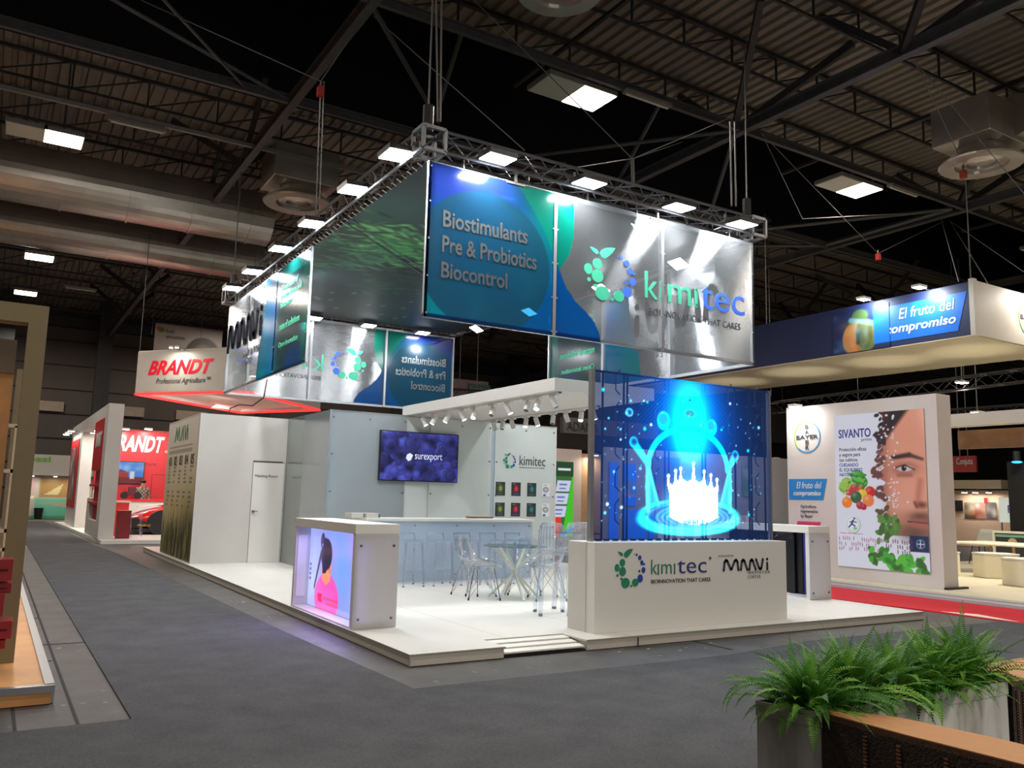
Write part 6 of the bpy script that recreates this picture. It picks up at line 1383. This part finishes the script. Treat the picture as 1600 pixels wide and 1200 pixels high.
pt = thing('planter', 'long pale planter box full of ferns in the lower right foreground', 'planter', (-.1, -4.67, 0))
b = MB().prism([(-.76, -4.56), (-.685, -4.775), (.48, -4.79), (.52, -4.56)], (0, 0, 0), X, Y, Z, .70)
b.build('planter_body', pgrey, pt)
b = MB(); rim = [(-.76, -4.56), (-.685, -4.775), (.48, -4.79), (.52, -4.56)]
for i in range(4): p, q = rim[i], rim[(i+1) % 4]; b.bar((p[0], p[1], .725), (q[0], q[1], .725), .012, .05)
b.build('planter_rim', pgrey, pt); B(-.70, -4.76, .70, .47, -4.57, .715).build('soil', mat('dark_soil', (30, 24, 18), .95, noise=.3, nscale=30), pt)
fern1 = mat('fern_green', (66, 122, 36), .5, noise=.35, nscale=9, spec=.3); fern2 = mat('fern_light_green', (116, 166, 58), .5, noise=.3, nscale=9, spec=.3)
for m in (fern1, fern2):
    nt = m.node_tree; pb = nt.nodes['Principled BSDF']; tl = nt.nodes.new('ShaderNodeBsdfTranslucent'); ms = nt.nodes.new('ShaderNodeMixShader'); ms.inputs[0].default_value = .3
    src = pb.inputs['Base Color'].links[0].from_socket; nt.links.new(src, tl.inputs[0]); out = [n for n in nt.nodes if n.type == 'OUTPUT_MATERIAL'][0]
    nt.links.new(pb.outputs[0], ms.inputs[1]); nt.links.new(tl.outputs[0], ms.inputs[2]); nt.links.new(ms.outputs[0], out.inputs[0])
def frond(b, base, az, elev, L, curl, width=.055, n=34):
    """one arching frond with paired leaflets; b collects the faces"""
    p = Vector(base); h = Vector((math.cos(az), math.sin(az), 0)); side = Vector((-h.y, h.x, 0)); e = elev; step = L/n; roll = rng.uniform(-.5, .5)
    prev = p.copy()
    for i in range(n):
        t = i/n; d = h*math.cos(e)+Z*math.sin(e); q = p+d*step; e -= curl/n*(.5+1.2*t)
        nrm = side.cross(d); s2 = (side*math.cos(roll)+nrm*math.sin(roll))
        k = len(b.v); r = .0018*(1-t)+.0006
        b.v += [tuple(p-s2*r), tuple(p+s2*r), tuple(q+s2*r*.9), tuple(q-s2*r*.9)]; b.f.append((k, k+1, k+2, k+3))
        if t > .08:
            w = width*math.sin(PI*min(1, (t*.93+.07))**.75)*(1.05 if t < .5 else 1)*rng.uniform(.85, 1.1)
            for s in (-1, 1):
                tip = p+s2*(s*w)+d*(w*.30)-nrm*(w*rng.uniform(.0, .35)); mid = p.lerp(tip, .45); hw_ = step*.44
                k = len(b.v); b.v += [tuple(p), tuple(mid-d*hw_), tuple(tip), tuple(mid+d*hw_+nrm*.002)]
                b.f.append((k, k+1, k+2) if s > 0 else (k, k+2, k+1)); b.f.append((k, k+2, k+3) if s > 0 else (k, k+3, k+2))
        p = q
def fern(cx, cy, label, n, hmax, seed, dirs=None, lean=0, big=()):
    t = thing('potted_fern', label, 'fern', (cx, cy, .70), 'ferns in the planter')
    b1, b2 = MB(), MB()
    for i in range(int(n*3.0)):
        az = rng.uniform(0, 2*PI); inner = rng.random()
        elev = 1.52-.9*inner**1.2; L = hmax*rng.uniform(.75, 1.3)*(1.0+.2*inner); curl = rng.uniform(.7, 1.7)*(.5+.8*inner)
        frond(b1 if rng.random() < .62 else b2, (cx+rng.uniform(-.05, .05), cy+rng.uniform(-.04, .04), .69), az, elev, L, curl, rng.uniform(.022, .034))
    for (az, elev, L, curl, w) in big: frond(b2 if rng.random() < .5 else b1, (cx, cy, .70), az, elev, L, curl, w, 42)
    b1.build('fronds', fern1, t); b2.build('fronds', fern2, t)
PI2 = PI/2
fern(-.60, -4.665, 'fern at the left end of the planter, arching over its corner', 46, .25, 1, big=[(2.6, 1.0, .42, 2.3, .036), (2.2, .9, .40, 2.4, .034), (2.9, 1.35, .34, 1.6, .03), (-1.6, .7, .34, 2.4, .034), (-1.2, .6, .36, 2.0, .034), (-2.4, .6, .30, 2.6, .03), (2.4, 1.3, .34, 1.3, .03)])
fern(-.36, -4.665, 'fern second from the left, tallest in the left half of the planter', 46, .27, 2, big=[(-1.2, .75, .38, 1.7, .036), (-.8, .6, .36, 1.9, .036), (1.4, 1.4, .30, .5, .03), (-1.7, .6, .30, 2.2, .032)])
fern(-.12, -4.665, 'fern in the middle of the planter', 46, .25, 3, big=[(-.5, 1.0, .32, 1.8, .034), (1.2, 1.4, .28, .8, .03)])
fern(.13, -4.665, 'bushy fern right of the middle of the planter', 46, .25, 4, big=[(-.6, .9, .32, 2.0, .034), (.5, 1.5, .33, .3, .03)])
fern(.36, -4.665, 'fern at the right end of the planter with the tallest upright fronds', 46, .27, 5, big=[(.2, 1.5, .38, .25, .032), (.0, 1.2, .36, 1.0, .032), (-.3, .9, .36, 1.5, .034), (-.9, .8, .34, 2.4, .036), (-.5, .6, .36, 1.9, .034), (.3, .9, .40, 1.4, .032), (2.8, 1.45, .33, .6, .03)])
kraft = mat('kraft_board', (176, 124, 74), .7, noise=.05, nscale=30); hon = mat('honeycomb_core', (44, 30, 22), .9, noise=.5, nscale=60, bump=1.0, bscale=120)
def honeyboard(name, pts, z1, label, ribs):
    t = thing(name, label, 'counter', (pts[0][0], pts[0][1], 0), 'honeycomb cardboard counters')
    MB().prism(pts, (0, 0, z1-.004), X, Y, Z, .004).build('kraft_top', kraft, t)
    MB().prism(pts, (0, 0, z1-.022), X, Y, Z, .017).build('honeycomb_edge', mat('honeycomb_edge', (84, 58, 38), .9, noise=.6, nscale=150), t)
    MB().prism([(p[0], p[1]) for p in pts], (0, 0, 0), X, Y, Z, z1-.022).build('honeycomb_side', hon, t)
    for (x, y) in ribs:
        b = MB()
        for k in range(60): b.box(x-.004, y-.006, k*.012, x+.004, y+.006, k*.012+.005)
        b.build('torn_cells', mat('torn_kraft', (112, 78, 50), .9), t)
honeyboard('cardboard_counter', [(-.68, -4.782), (-.62, -4.765), (-.50, -4.95), (-.45, -5.25), (-.42, -6.2), (-.64, -6.2), (-.655, -5.45), (-.68, -5.1)], .752, 'near honeycomb cardboard counter running from the planter out of the bottom right corner', [(-.684, -4.95), (-.684, -5.07), (-.672, -5.22)])
honeyboard('cardboard_counter', [(.50, -4.80), (.53, -4.55), (.8, -4.53), (2.2, -4.50), (2.2, -4.78)], .752, 'farther honeycomb cardboard counter at the right edge behind the planter', [(.53, -4.806), (.58, -4.806)])
area_light('foreground_spill', (1.6, -8.6, 3.2), (-.1, -4.7, .6), 105, 1.2, (1, .95, .88))
